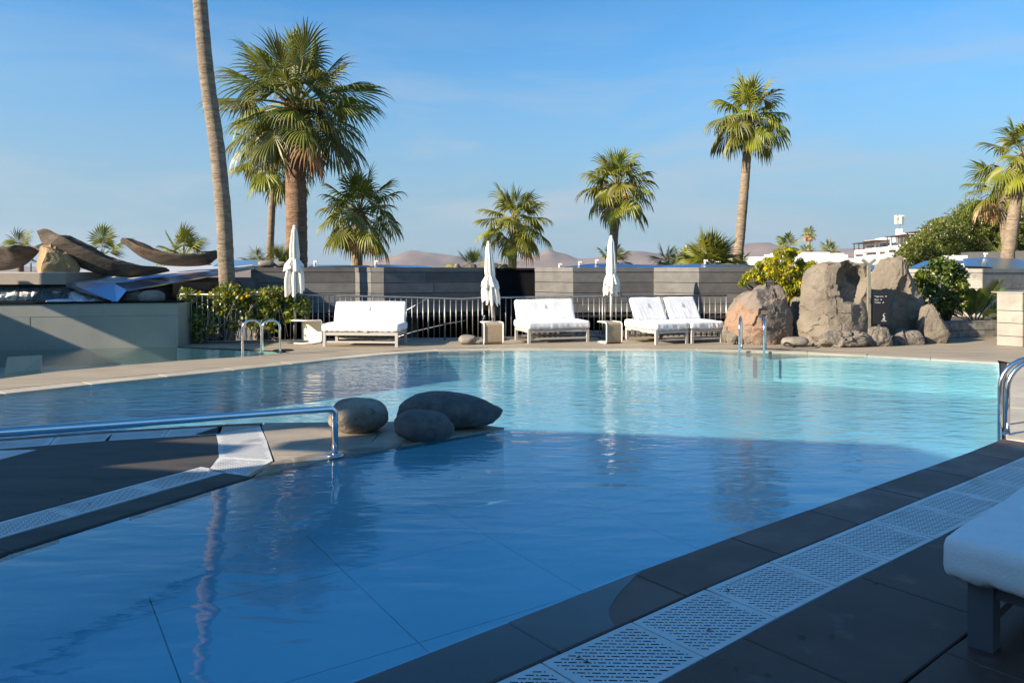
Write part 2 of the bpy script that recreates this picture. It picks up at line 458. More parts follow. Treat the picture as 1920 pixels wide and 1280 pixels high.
M['boot'] = pmat('palm_boot_fibre', (.26, .125, .06), (.36, .20, .10), 9, .9, bump=1, bscale=14, bdist=.04)
M['fruit'] = pmat('orange_fruit_stalk', (.60, .24, .02), (.70, .34, .04), 8, .7)
M['twig'] = pmat('pale_dry_twig', (.17, .13, .09), (.30, .25, .19), 8, .8)
M['trunk'] = pmat('brown_tree_bark', (.11, .085, .06), (.17, .13, .10), 6, .9, bump=.6, bscale=20, bdist=.02)
M['frond'] = leafmat('fan_palm_leaf', (.165, .18, .018), (.28, .275, .028), .36, .5, 1.2, .14, gloss=.03)
M['frond_dark'] = leafmat('deep_green_palm_leaf', (.13, .15, .028), (.23, .235, .036), .36, .45, 1.2, .18, gloss=.05)
M['frond_young'] = leafmat('yellowing_palm_leaf', (.25, .23, .03), (.17, .20, .03), .4, .4, 1.2, .1)
M['frond_dead'] = leafmat('dry_palm_leaf', (.42, .22, .075), (.52, .31, .12), .3, .6, 2, .1)
M['petiole'] = pmat('palm_leaf_stalk', (.20, .21, .06), (.28, .24, .09), 4, .5)
M['tree_leaf'] = leafmat('broad_tree_leaf', (.095, .112, .018), (.17, .178, .028), .28, .5, 1.4, .05, gloss=.03)
M['bush_leaf'] = leafmat('glossy_bush_leaf', (.055, .10, .016), (.13, .165, .025), .28, .3, 3.0, .05, gloss=.05)
M['yellow_leaf'] = leafmat('yellow_green_leaf', (.46, .42, .012), (.27, .31, .015), .4, .5, 3.5, .05, gloss=.03)
M['petal'] = leafmat('yellow_petal', (.80, .62, .01), (.76, .56, .01), .35, .6, 3, .05, gloss=.01)
M['hedge_leaf'] = leafmat('hedge_leaf', (.085, .135, .020), (.21, .23, .028), .35, .4, 4.5, .05, gloss=.05)
M['fern_leaf'] = leafmat('cycad_leaf', (.10, .17, .02), (.20, .24, .03), .35, .4, 3, .08)
M['render'] = pmat('white_lime_render', (.80, .79, .76), (.84, .83, .80), 1.2, .9)
M['dark_timber'] = pmat('dark_pergola_timber', (.055, .04, .032), (.085, .06, .048), 3, .8)
M['dark_glass'] = pmat('dark_window_glass', (.02, .025, .03), None, rough=.08, spec=.7)
M['antenna'] = pmat('antenna_casing', (.72, .68, .52), None, rough=.5)
M['terrain'] = pmat('dry_earth', (.16, .12, .09), (.24, .18, .13), .05, .95, c3=(.12, .10, .075), scale3=.2)
M['hill'] = pmat('volcanic_hill', (.21, .15, .125), (.26, .19, .155), .012, .95, detail=8, c3=(.15, .115, .10), scale3=.004, lo3=.45, hi3=.65)
M['roof_dark'] = pmat('charcoal_parapet', (.06, .06, .062), (.075, .075, .078), 2, .7)
M['soil'] = pmat('planting_soil', (.05, .038, .028), (.08, .06, .045), 8, .95)

# ------------------------------------------------------------------ pool, spa and deck outlines (plan, metres)
NEAR = [(-3.9, .1), (-2.6, 1.25), (-.64, 2.89), (.11, 3.50), (.819, 4.095), (1.567, 4.667), (2.686, 5.53), (3.45, 6.12), (4.18, 6.687), (4.64, 7.07)]
FAR = [(8.35, 12.8), (5.15, 14.70), (1.9, 14.90), (-.6, 14.90), (-1.4, 14.72), (-2.06, 14.40), (-3.06, 13.45), (-4.02, 12.28), (-5.26, 11.1), (-6.6, 9.6), (-7.6, 8.3), (-9.0, 7.1), (-10.5, 6.5)]
ISL_N = [(-10.5, 5.9), (-8, 6.2), (-6.2, 6.55), (-4.85, 7.05), (-3.95, 7.42), (-2.98, 7.72), (-2.6, 7.80), (-1.25, 7.88), (-.45, 7.78), (-.08, 7.57)]
ISL_S = [(-1.096, 6.73), (-1.47, 6.437), (-2.0, 5.80), (-2.32, 5.25), (-2.64, 4.64), (-2.89, 4.21), (-3.25, 3.2), (-3.6, 1.9), (-3.85, .9)]
POOL = NEAR + FAR + ISL_N + ISL_S
SPA = [(-14, 8.6), (-9.0, 10.05), (-7.49, 10.93), (-7.13, 11.75), (-5.83, 13.1), (-4.71, 13.83), (-4.26, 14.36), (-4.53, 14.66), (-6.31, 15.24), (-6.95, 15.50), (-7.0, 15.62), (-10.3, 14.92), (-14, 14.15)]

def poly_sheet(name, outer, holes, z, m, parent=None):
    loops = [[Vector((p[0], p[1], 0)) for p in outer]] + [[Vector((p[0], p[1], 0)) for p in h] for h in holes]
    pts = [p for l in loops for p in l]
    mb = MB(); fs = []
    for t in tessellate_polygon(loops):
        a, b, c = [pts[i] for i in t]
        cr = (b - a).cross(c - a).z
        if abs(cr) < 1e-9: continue
        fs.append(tuple(t) if cr > 0 else (t[0], t[2], t[1]))
    mb.add([(p.x, p.y, z) for p in pts], fs)
    return mb.build(name, m, parent)
def wall_ring(mb, poly, z0, z1):
    n = len(poly)
    vs = [(p[0], p[1], z0) for p in poly] + [(p[0], p[1], z1) for p in poly]
    mb.add(vs, [((i + 1) % n, i, i + n, (i + 1) % n + n) for i in range(n)])

# terrain: one sheet to the horizon, well below the deck
mb = MB(); mb.add([(-6000, -1500, -2.6), (6000, -1500, -2.6), (6000, 5200, -2.6), (-6000, 5200, -2.6)], [(0, 1, 2, 3)])
tag(mb.build('ground', M['terrain']), kind='structure')

OUT = [(-40, -16), (40, -16), (40, 26), (5.75, 26), (5.75, 18.25), (1.0, 17.75), (-2.0, 17.15), (-4.5, 16.75), (-7.1, 16.6), (-7.1, 19.0), (-40, 19.0)]
deck = poly_sheet('pool_deck', OUT, [POOL, SPA], -.035, M['deck_base'])
tag(deck, kind='structure')
edge = MB(); wall_ring(edge, list(reversed(OUT)), -2.6, -.036)
edge.build('deck_edge', M['wall_core'], deck)

# sunlit far paving (z = 0), split along the pool/spa so that every sheet is a simple outline with a hole
def offset_curve(pts, d):
    out = []
    for i, p in enumerate(pts):
        a = Vector(pts[max(0, i - 1)]); b = Vector(pts[min(len(pts) - 1, i + 1)])
        t = (b - a).normalized(); n = Vector((t.y, -t.x))
        q = Vector(p) + n * d
        out.append((q.x, q.y))
    return out
CW_FAR = .38
far_o = offset_curve(FAR, CW_FAR)              # outward of the pool
pav = [far_o[0]] + [(8.55, 12.4), (12, 7.0), (40, 4), (40, 26), (5.75, 26), (5.75, 18.25), (1.0, 17.75), (-2.0, 17.15), (-4.5, 16.75), (-7.0, 16.6)] + \
      [(-7.0, 15.66), (-6.95, 15.50), (-6.31, 15.24), (-4.53, 14.66), (-4.26, 14.36), (-4.71, 13.83), (-5.83, 13.1), (-7.13, 11.75), (-7.49, 10.93), (-9.0, 10.05), (-14, 8.6), (-14, 6.9), (-10.8, 6.95)] + list(reversed(far_o[1:-1]))
poly_sheet('paving', pav, [], 0.0, M['deck'], deck)

# pool basin: rendered walls, floor of big panels with recessed joints
basin = MB(); wall_ring(basin, POOL, -.62, -.02)
bz = basin.build('pool_basin', M['basin']); tag(bz, kind='structure')
poly_sheet('basin_bed', POOL, [], -.63, M['grout'], bz)
def inside(p, poly):
    c = False; j = len(poly) - 1
    for i in range(len(poly)):
        a, b = poly[i], poly[j]
        if (a[1] > p[1]) != (b[1] > p[1]) and p[0] < (b[0] - a[0]) * (p[1] - a[1]) / (b[1] - a[1]) + a[0]: c = not c
        j = i
    return c
pm = MB(); s = 1.25; g = .004
pm.bbox(-s / 2 + g, s / 2 - g, -s / 2 + g, s / 2 - g, -.02, 0)
fp0 = None
rot = R_(33)
cr, sr = math.cos(rot), math.sin(rot)
for i in range(-14, 15):
    for j in range(-14, 15):
        x, y = i * s, j * s
        wx, wy = cr * x - sr * y, sr * x + cr * y + 7
        if any(inside((wx + a * .32, wy + b * .32), POOL) for a in range(-3, 4) for b in range(-3, 4)):
            if fp0 is None:
                fp0 = pm.build('floor_panel', M['basin'], bz); fp0.location = (wx, wy, -.6); fp0.rotation_euler = (0, 0, rot)
            else:
                share('floor_panel', fp0, bz, (wx, wy, -.6), rot)
wt = poly_sheet('pool_water', POOL, [], -.012, M['water']); tag(wt, kind='structure')
sb = MB(); wall_ring(sb, SPA, -.37, -.02)
so = sb.build('spa_basin', M['spa_basin']); tag(so, kind='structure')
poly_sheet('spa_floor', SPA, [], -.36, M['spa_basin'], so)
tag(poly_sheet('spa_water', SPA, [], -.014, M['spa_water']), kind='structure')

# ------------------------------------------------------------------ slabs along a curve
def resample(pts, step, start=0.0):
    P = [Vector(p) for p in pts]
    L = [0.0]
    for a, b in zip(P, P[1:]): L.append(L[-1] + (b - a).length)
    n = max(1, round((L[-1] - start) / step)); out = []
    for k in range(n + 1):
        d = start + (L[-1] - start) * k / n
        for i in range(len(L) - 1):
            if L[i] <= d + 1e-9 <= L[i + 1] + 1e-6:
                t = (d - L[i]) / max(1e-9, L[i + 1] - L[i]); out.append(P[i].lerp(P[i + 1], min(1, t))); break
        else: out.append(P[-1])
    return out
def smooth_curve(pts, k=3):
    for _ in range(k):
        q = [pts[0]]
        for a, b in zip(pts, pts[1:]):
            q.append((a[0] * .75 + b[0] * .25, a[1] * .75 + b[1] * .25)); q.append((a[0] * .25 + b[0] * .75, a[1] * .25 + b[1] * .75))
        q.append(pts[-1]); pts = q
    return pts
rs = random.Random(4)
def band_slabs(name, curve, d0, d1, step, m, parent, z1=0.0, th=.05, gap=.006, start=0.0, bevel=True):
    c0 = [Vector(p) for p in resample(curve, step, start)]
    n = len(c0)
    def off(i, d):
        a = c0[max(0, i - 1)]; b = c0[min(n - 1, i + 1)]
        t = (b - a).normalized(); return c0[i] + Vector((t.y, -t.x)) * d
    objs = []
    for i in range(n - 1):
        q = [off(i, d1), off(i + 1, d1), off(i + 1, d0), off(i, d0)]
        pl = shrink([(p.x, p.y) for p in q], gap / 2)
        if len(pl) < 3: continue
        c = sum((Vector(p) for p in pl), Vector((0, 0))) / len(pl)
        dz = rs.uniform(-.002, .002)
        mbx = MB()
        pl2 = shrink(pl, .006) if bevel else []
        if bevel and len(pl2) == len(pl):
            k = len(pl)
            vs = [(p[0] - c.x, p[1] - c.y, z1 + dz) for p in pl2] + [(p[0] - c.x, p[1] - c.y, z1 + dz - .005) for p in pl] + [(p[0] - c.x, p[1] - c.y, z1 - th) for p in pl]
            fs = [tuple(range(k))] + [(a, a + k, (a + 1) % k + k, (a + 1) % k) for a in range(k)] + [(a + k, a + 2 * k, (a + 1) % k + 2 * k, (a + 1) % k + k) for a in range(k)]
            mbx.add(vs, fs)
        else:
            mbx.prism([(p[0] - c.x, p[1] - c.y) for p in pl], z1 - th, z1 + dz)
        o = mbx.build(name, m, parent); o.location = (c.x, c.y, 0)
        objs.append(o)
    return objs

# slotted white grates: real openings over a dark drain bed
def grate_mesh(Lx, Wy, ang, quad=None, pitch=.026):
    """panel centred at 0, Lx along x, Wy along y; rows of slots and dots turned by ang"""
    rect = quad or [(-Lx / 2 + .003, -Wy / 2), (Lx / 2 - .003, -Wy / 2), (Lx / 2 - .003, Wy / 2), (-Lx / 2 + .003, Wy / 2)]
    inner = shrink(rect, .020)
    ca, sa = math.cos(ang), math.sin(ang)
    mb = MB()
    def put(poly_uv):
        pl = [(u * ca - v * sa, u * sa + v * ca) for u, v in poly_uv]
        for i in range(len(rect)):
            a = rect[i]; b = rect[(i + 1) % len(rect)]
            pl = clip_half(pl, a, (b[1] - a[1], a[0] - b[0]))
            if len(pl) < 3: return
        mb.add([(p[0], p[1], 0) for p in pl], [tuple(range(len(pl)))])
    def ins(u, v):
        x, y = u * ca - v * sa, u * sa + v * ca
        for i in range(len(inner)):
            a = inner[i]; b = inner[(i + 1) % len(inner)]
            if (x - a[0]) * (b[1] - a[1]) + (y - a[1]) * (a[0] - b[0]) > 0: return False
        return True
    ext = max(math.hypot(p[0], p[1]) for p in rect) + .05
    sl = .0042                                   # slot half-height
    n = int(ext / pitch) + 1
    for r in range(-n, n + 1):
        v = r * pitch
        put([(-ext, v + sl), (ext, v + sl), (ext, v + pitch - sl), (-ext, v + pitch - sl)])
        holes = []
        per = .060
        for k in range(int(-ext / per) - 1, int(ext / per) + 2):
            u0 = k * per + (per / 2 if r % 2 else 0)
            for (a, b) in ((u0 - .017, u0 + .017), (u0 + .026, u0 + .034)):
                if all(ins(u, w) for u in (a, b) for w in (v - sl, v + sl)): holes.append((a, b))
        u = -ext
        for a, b in sorted(holes):
            put([(u, v - sl), (a, v - sl), (a, v + sl), (u, v + sl)]); u = b
        put([(u, v - sl), (ext, v - sl), (ext, v + sl), (u, v + sl)])
    k = len(rect)
    mb.add([(p[0], p[1], 0) for p in rect] + [(p[0], p[1], -.03) for p in rect], [(i, i + k, (i + 1) % k + k, (i + 1) % k) for i in range(k)])
    return mb

near_c = smooth_curve(NEAR, 3)
band_slabs('coping_slab', near_c, 0.0, .355, .88, M['coping'], deck, th=.045, start=.0)
gr_c = offset_curve(near_c, .36 + .20)
gpts = resample(gr_c, .545)
g0 = None
for a, b in zip(gpts, gpts[1:]):
    d = b - a; rz = math.atan2(d.y, d.x); c = (a + b) / 2
    if c.y < .6: continue
    if g0 is None:
        g0 = grate_mesh(.546, .395, R_(-41)).build('grate_panel', M['grate'], deck)
        g0.location = (c.x, c.y, -.001); g0.rotation_euler = (0, 0, rz)
    else:
        share('grate_panel', g0, deck, (c.x, c.y, -.001 + rs.uniform(-.0015, .0015)), rz)
for k, (d0, d1, st) in enumerate([(.762, 1.36, 1.05), (1.365, 1.96, .9), (1.965, 2.56, .9), (2.565, 3.16, .9), (3.165, 3.9, .9)]):
    band_slabs('paver', near_c[6:], d0, d1, st, M['paver'], deck, z1=-.002 + .001 * k % .003, start=.2 * k)
# right-hand deck beyond the pavers and the corner
rp = offset_curve(near_c[6:], 3.91)
corner = [(4.66, 7.06)]
seg_end = offset_curve(near_c, .0)[-1]
endn = [offset_curve(near_c, d)[-1] for d in (.0, 3.91)]
band_slabs('coping_slab', [(4.66, 7.05), (8.45, 12.75)], 0.0, .4, .95, M['coping_far'], deck, th=.045)
right_fill = [(5.06, 6.95), (endn[1][0] + .1, endn[1][1]), (14, 1.5), (40, -8), (40, 3.98), (12.1, 6.98), (8.62, 12.3)]
poly_sheet('paving', right_fill, [], -.001, M['deck'], deck)
band_slabs('coping_slab', [(p[0], p[1]) for p in smooth_curve(FAR, 2)], 0.0, CW_FAR, 1.05, M['coping_far'], deck, th=.045)
low_fill = list(rp) + [(14, 1.4), (30, -14), (-6, -14), (-6, -2)]
poly_sheet('paving', low_fill, [], -.006, M['paver'], deck)

# ------------------------------------------------------------------ the peninsula with its grates, stone planks and dark slab
S_c = smooth_curve([(-3.85, .9), (-3.6, 1.9), (-3.25, 3.2), (-2.89, 4.21), (-2.64, 4.64), (-2.32, 5.25), (-2.02, 5.78)], 2)
def left_of(curve, d0, d1): return list(reversed(curve)), d0, d1
band_slabs('coping_slab', list(reversed(S_c)), 0.0, .27, 1.5, M['island_slab'], deck, th=.045)
gs = resample(offset_curve(list(reversed(S_c)), .28 + .15), .60)
gi = None
for a, b in zip(gs, gs[1:]):
    d = b - a; rz = math.atan2(d.y, d.x); c = (a + b) / 2
    if gi is None:
        gi = grate_mesh(.60, .30, R_(0)).build('grate_panel', M['grate'], deck)
        gi.location = (c.x, c.y, -.001); gi.rotation_euler = (0, 0, rz)
    else: share('grate_panel', gi, deck, (c.x, c.y, -.001), rz)
def quad_grate(q, ang):
    c = sum((Vector(p) for p in q), Vector((0, 0))) / len(q)
    o = grate_mesh(0, 0, ang, [(p[0] - c.x, p[1] - c.y) for p in q]).build('grate_panel', M['grate'], deck)
    o.location = (c.x, c.y, -.001)
# across the end of the dark slab
quad_grate([(-2.50, 6.37), (-2.01, 6.27), (-2.28, 6.94), (-2.69, 6.83)], R_(10))
quad_grate([(-2.69, 6.84), (-2.28, 6.95), (-2.57, 7.62), (-2.88, 7.27)], R_(10))
quad_grate([(-2.42, 5.95), (-2.06, 5.80), (-2.01, 6.26), (-2.50, 6.36)], R_(0))
# along the far side
Nn = [(-6.2, 6.55), (-4.85, 7.05), (-3.95, 7.42), (-2.98, 7.72), (-2.6, 7.80)]
for (a, b) in [((-8.0, 6.2), (-6.2, 6.55)), ((-6.2, 6.55), (-4.85, 7.05)), ((-4.85, 7.05), (-3.95, 7.42)), ((-3.95, 7.42), (-2.98, 7.72)), ((-2.98, 7.72), (-2.6, 7.80))]:
    A = Vector(a); B = Vector(b); t = (B - A).normalized(); n = Vector((t.y, -t.x))
    def q(u, d): 
        v = A.lerp(B, u) + n * d; return (v.x, v.y)
    e = .004 / (B - A).length
    mbx = MB(); mbx.prism([q(e, .11), q(1 - e, .11), q(1 - e, 0), q(e, 0)], -.045, 0); mbx.build('coping_slab', M['coping'], deck)
    if b[0] < -2.7:
        m_ = (B - A).length / 2
        for (u0, u1) in ((0, .5), (.5, 1)):
            quad_grate([q(u0 + e, .46), q(u1 - e, .46), q(u1 - e, .115), q(u0 + e, .115)], math.atan2(t.y, t.x))
mbx = MB(); mbx.prism([(-2.875, 7.29), (-2.575, 7.635), (-2.60, 7.68), (-2.99, 7.60), (-3.09, 7.24), (-3.0, 7.245)], -.045, -.001); mbx.build('stone_plank', M['island_stone'], deck)
# dark central slab between the grates
inS = offset_curve(list(reversed(S_c)), .60)
mat_poly = [p for p in reversed(inS) if p[1] > .9] + [(-2.43, 5.96), (-2.505, 6.37), (-2.695, 6.84), (-2.885, 7.27), (-3.0, 7.24)] + [(-4.12, 6.98), (-5.0, 6.62), (-6.35, 6.09), (-8.0, 5.74), (-10.5, 5.4), (-12, 3), (-10, -1), (-4.5, -.5)]
big = poly_sheet('paving', mat_poly, [], -.002, M['island_slab'], deck)
wp = MB(); wp.prism([(-6.2, 5.9), (-4.35, 6.14), (-4.22, 6.62), (-5.4, 6.48)], -.03, .004); wp.build('white_slab', M['grate'], deck)
# stone planks towards the tip
E = [(-2.0, 5.80), (-1.47, 6.437), (-1.096, 6.73), (-.08, 7.57), (-.45, 7.78), (-1.25, 7.88), (-2.58, 7.80), (-2.56, 7.64), (-2.27, 6.95), (-1.99, 6.27)]
def strip(y_a, slope_a, y_b, slope_b, x0, x1):
    pl = E
    pl = clip_half(pl, (0, y_a), (slope_a, -1)) if y_a is not None else pl
    pl = clip_half(pl, (0, y_b), (-slope_b, 1)) if y_b is not None else pl
    pl = clip_half(pl, (x0, 0), (-1, 0)); pl = clip_half(pl, (x1, 0), (1, 0))
    return pl
rows = [(None, 0, 6.62, .09), (6.626, .09, 7.05, .12), (7.056, .12, 7.48, .08), (7.486, .08, None, 0)]
cuts = [[-3, -1.55, 0], [-3, -1.02, 0], [-3, -1.30, 0], [-3, -1.75, -.8, 0]]
for (ya, sa_, yb, sb_), cs in zip(rows, cuts):
    for x0, x1 in zip(cs, cs[1:]):
        pl = strip(ya, sa_, yb, sb_, x0 + .004, x1 - .004)
        if len(pl) >= 3:
            mbx = MB(); mbx.prism(pl, -.045, rs.uniform(-.003, .001) - (0.006 if ya is None else 0)); mbx.build('stone_plank', M['island_stone'], deck)

# round black drain cover by the spa
dc = thing('drain_cover', gp(531, 657), 'flat black drain cover on the stone deck beside the spa ladder', 'drain cover')
mb = MB(); mb.lathe([(0, .012), (.19, .012), (.21, .004), (.21, 0)], 20); mb.build('lid', M['black'], dc)

# ------------------------------------------------------------------ zigzag stone wall behind the fence
ZT = 1.655
def P2(px, Y): return Vector((xat(px, Y), Y))
def panel_wall(name, label, cat, nodes, z0, z1, courses, plen, m, thick=.30, seed=1, group=None, cap=True, core=None, jgap=.013):
    """nodes: plan points left->right (faces look to the right-hand side of travel, i.e. towards the camera)"""
    rr = random.Random(seed)
    c = sum((Vector(n) for n in nodes), Vector((0, 0))) / len(nodes)
    t = thing(name, (c.x, c.y, z0), label, cat, group)
    core_mb = MB()
    for a, b in zip(nodes, nodes[1:]):
        a = Vector(a); b = Vector(b); d = b - a; L = d.length; u = d / L; n = Vector((u.y, -u.x))
        pa, pb = a - n * .05, b - n * .05
        qa, qb = a - n * thick, b - n * thick
        core_mb.prism([(pa.x, pa.y), (pb.x, pb.y), (qb.x, qb.y), (qa.x, qa.y)], z0 + .003, z1 - .012)
        hs = courses
        z = z1
        for ci, h in enumerate(hs):
            zb = z - h
            x = 0.0; first = True
            np_ = max(1, round(L / plen + (rr.random() - .5) * .8)) if not (cap and ci == 0) else max(1, round(L / (plen * 1.5)))
            cutp = [0] + sorted((k + rr.uniform(-.22, .22)) / np_ * L for k in range(1, np_)) + [L]
            for x0, x1 in zip(cutp, cutp[1:]):
                proud = (.012 if (cap and ci == 0) else 0) + rr.uniform(-.003, .003)
                w = x1 - x0 - jgap * .7
                ctr = a + u * ((x0 + x1) / 2) + n * (-.03 + proud)
                mb = MB(); mb.box((0, 0, 0), (w, .06, h - jgap), 0)
                o = mb.build('stone_panel', m, t)
                o.location = (ctr.x - c.x, ctr.y - c.y, (z + zb) / 2 - z0); o.rotation_euler = (0, 0, math.atan2(u.y, u.x))
            z = zb
    core_mb.build('wall_core', core or M['wall_core'], t, world=True)
    return t
CO = [.125, .262, .262, .262, .24]
ZB = ZT - sum(CO)
wnodesA = [P2(470, 18.45), P2(666, 18.95), P2(696, 18.45), P2(720, 18.42), P2(906, 19.5)]
panel_wall('stone_wall', 'long zigzag wall of dark volcanic stone panels left of the black recess', 'wall', wnodesA, ZB, ZT, CO, 1.25, M['wall_panel'], seed=3)
wnodesB = [P2(1003, 19.85), P2(1075, 18.85), P2(1226, 19.25), P2(1311, 18.4), P2(1530, 18.75)]
panel_wall('stone_wall', 'zigzag stone panel wall between the black recess and the boulders', 'wall', wnodesB, ZB, ZT, CO, 1.25, M['wall_panel'], seed=5)
# near-black sheets carry the shade of the gap and of the undercroft
t = thing('shade_panel', (P2(955, 20.6).x, 20.6, -2.5), 'near-black panel for the shade in the gap between the two zigzag stone walls', 'wall panel')
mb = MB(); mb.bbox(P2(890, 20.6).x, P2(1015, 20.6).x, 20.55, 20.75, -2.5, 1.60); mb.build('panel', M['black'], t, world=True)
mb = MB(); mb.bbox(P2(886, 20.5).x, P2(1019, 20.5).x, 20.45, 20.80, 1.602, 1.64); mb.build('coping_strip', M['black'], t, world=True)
t = thing('undercroft_wall', (-1, 21.3, -2.6), 'set-back wall below the stone panel walls, coloured black for the shade there', 'wall')
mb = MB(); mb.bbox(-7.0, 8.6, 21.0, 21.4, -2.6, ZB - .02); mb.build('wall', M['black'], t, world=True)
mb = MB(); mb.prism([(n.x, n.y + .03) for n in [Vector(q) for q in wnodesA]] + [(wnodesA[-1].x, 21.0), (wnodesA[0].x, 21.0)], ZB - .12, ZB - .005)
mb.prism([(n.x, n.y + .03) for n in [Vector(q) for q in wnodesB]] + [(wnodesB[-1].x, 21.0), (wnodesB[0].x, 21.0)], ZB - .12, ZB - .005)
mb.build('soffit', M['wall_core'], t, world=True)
for px in (500, 700, 772, 1062, 1290):
    mb = MB(); p = P2(px, 19.6); mb.box((p.x, p.y, (ZB - 2.6) / 2 - .06), (.35, .3, ZB + 2.6 - .13)); mb.build('pier', M['wall_panel'], t, world=True)

# metal roofs behind the wall
def roof(name, label, polys, studs=(), mats=None, group='faceted metal roofs behind the wall'):
    p0 = polys[0][0]
    t = thing(name, (p0[0], p0[1], 0), label, 'roof', group)
    for k, pl in enumerate(polys):
        mb = MB(); n = len(pl)
        mb.add([tuple(p) for p in pl] + [(p[0], p[1] + .02, p[2] - .06) for p in pl], [tuple(range(n))] + [(i, i + n, (i + 1) % n + n, (i + 1) % n) for i in range(n)] + [tuple(range(2 * n - 1, n - 1, -1))])
        fix_normals(mb.build('roof_panel', (mats or M['metal_roof']), t, world=True))
    for s_ in studs:
        mb = MB(); mb.tube([s_, s_ + Vector((0, 0, .09))], .03, 6); mb.box(tuple(s_ + Vector((.02, 0, .10))), (.10, .06, .05)); mb.build('stud', M['white_metal'], t, world=True)
    return t
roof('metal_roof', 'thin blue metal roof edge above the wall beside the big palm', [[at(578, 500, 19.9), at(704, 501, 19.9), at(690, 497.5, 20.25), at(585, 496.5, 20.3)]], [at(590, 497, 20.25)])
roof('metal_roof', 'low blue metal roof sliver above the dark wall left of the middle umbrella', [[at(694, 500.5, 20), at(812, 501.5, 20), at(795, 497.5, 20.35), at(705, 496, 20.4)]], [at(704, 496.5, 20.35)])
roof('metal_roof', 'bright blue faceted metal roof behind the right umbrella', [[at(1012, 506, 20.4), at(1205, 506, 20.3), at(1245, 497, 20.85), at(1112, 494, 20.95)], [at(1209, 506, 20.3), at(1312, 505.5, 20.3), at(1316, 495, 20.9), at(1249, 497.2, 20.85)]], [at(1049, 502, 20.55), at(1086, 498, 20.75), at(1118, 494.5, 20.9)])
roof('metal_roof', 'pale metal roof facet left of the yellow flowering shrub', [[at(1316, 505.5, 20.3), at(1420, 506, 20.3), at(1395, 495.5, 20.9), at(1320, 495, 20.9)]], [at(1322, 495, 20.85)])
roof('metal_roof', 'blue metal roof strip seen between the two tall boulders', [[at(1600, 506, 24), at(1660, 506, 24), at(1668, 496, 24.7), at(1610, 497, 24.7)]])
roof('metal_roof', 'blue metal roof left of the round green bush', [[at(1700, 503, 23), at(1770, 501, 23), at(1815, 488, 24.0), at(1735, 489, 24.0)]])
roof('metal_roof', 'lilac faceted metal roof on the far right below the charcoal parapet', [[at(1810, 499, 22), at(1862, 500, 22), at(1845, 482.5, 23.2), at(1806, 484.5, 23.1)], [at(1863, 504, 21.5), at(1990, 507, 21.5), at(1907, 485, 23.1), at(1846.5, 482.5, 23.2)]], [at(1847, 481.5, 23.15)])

# ------------------------------------------------------------------ right-hand walls, planter, pillar wall
panel_wall('stone_wall', 'sunlit grey stone block wall behind the round green bush at right', 'wall', [P2(1660, 22.5), P2(1842, 20.6), P2(2080, 22.6)], -.3, 1.62, [.12, .44, .40, .40, .56], 2.6, M['concrete'], seed=9)
t = thing('parapet', (at(1860, 480, 31)[0], 31, -2.5), 'charcoal roof parapet with a white end in front of the big tree', 'parapet')
a, b = at(1814, 476, 33), at(2000, 466, 29)
mb = MB(); mb.prism([(a.x, a.y), (b.x, b.y), (b.x, b.y + .5), (a.x, a.y + .5)], -2.5, 2.36); mb.build('wall', M['roof_dark'], t, world=True)
mb = MB(); mb.prism([(a.x - .75, a.y + .2), (a.x - .01, a.y - .02), (a.x - .01, a.y + .6), (a.x - .75, a.y + .7)], -2.5, 2.22); mb.build('end_block', M['render'], t, world=True)
# pillar wall at the frame edge (blocks with joints)
t = panel_wall('garden_wall', 'sandy concrete block wall standing on the deck at the right edge', 'wall', [P2(1869, 15.75), P2(1871.5, 15.75) + Vector((.28, -.35)), P2(2150, 16.6)], 0.0, 1.10, [.36, .26, .27, .21], .95, M['concrete'], cap=False, seed=12, thick=.35, core=M['concrete'])
mb = MB(); n0, n1, n2 = P2(1869, 15.75), P2(1871.5, 15.75) + Vector((.28, -.35)), P2(2150, 16.6)
mb.prism([(n0.x, n0.y), (n1.x, n1.y), (n2.x, n2.y), (n2.x, n2.y + .35), (n0.x + .2, n0.y + .5)], 1.10, 1.125); mb.build('coping', M['concrete'], t, world=True)
t = panel_wall('planter_wall', 'low stained concrete planter wall between the small boulder and the pillar wall', 'wall', [P2(1745, 17.3), P2(1895, 17.9)], 0.0, .36, [.19, .17], 2.4, M['stained'], cap=False, seed=14, thick=.25, core=M['concrete'])
mb = MB(); a, b = P2(1745, 17.3), P2(1895, 17.9); mb.prism([(a.x, a.y), (b.x, b.y), (b.x + .1, b.y + .3), (a.x - .1, a.y + .3)], .36, .385); mb.build('coping', M['concrete'], t, world=True)
so2 = MB(); so2.prism([(5.9, 17.25), (P2(1745, 17.5).x, 17.5), (P2(2000, 18.3).x, 18.3), (16, 21), (5.9, 21)], .0, .28); tag(so2.build('planting_bed', M['soil']), kind='structure')

# ------------------------------------------------------------------ left: spa wall, faceted slab, fascia, undercroft, water curtain
a, b = Vector((-10.25, 14.90)), Vector((-6.98, 15.62))
u = (b - a).normalized(); aL = a - u * 5.0
swt = panel_wall('spa_wall', 'greenish grey panelled wall behind the raised spa pool', 'wall', [(aL.x, aL.y), (b.x, b.y)], -.5, .90, [.03, .23, 1.14], 1.6, M['spa_wall'], thick=.5, seed=21, cap=False, jgap=.004)
mb = MB(); n_ = Vector((u.y, -u.x))
e0, e1 = aL + n_ * .02, b + n_ * .02
mb.prism([(e0.x, e0.y), (e1.x, e1.y), (e1.x - n_.x * .6, e1.y - n_.y * .6), (e0.x - n_.x * .6, e0.y - n_.y * .6)], .902, .935); mb.build('coping', M['black'], swt, world=True)
mb = MB(); mb.prism([(b.x, b.y), (b.x + .06, b.y + .25), (b.x + .06, b.y + .9), (b.x, b.y + .9)], -.5, .9); mb.build('end_panel', M['spa_wall'], swt, world=True)
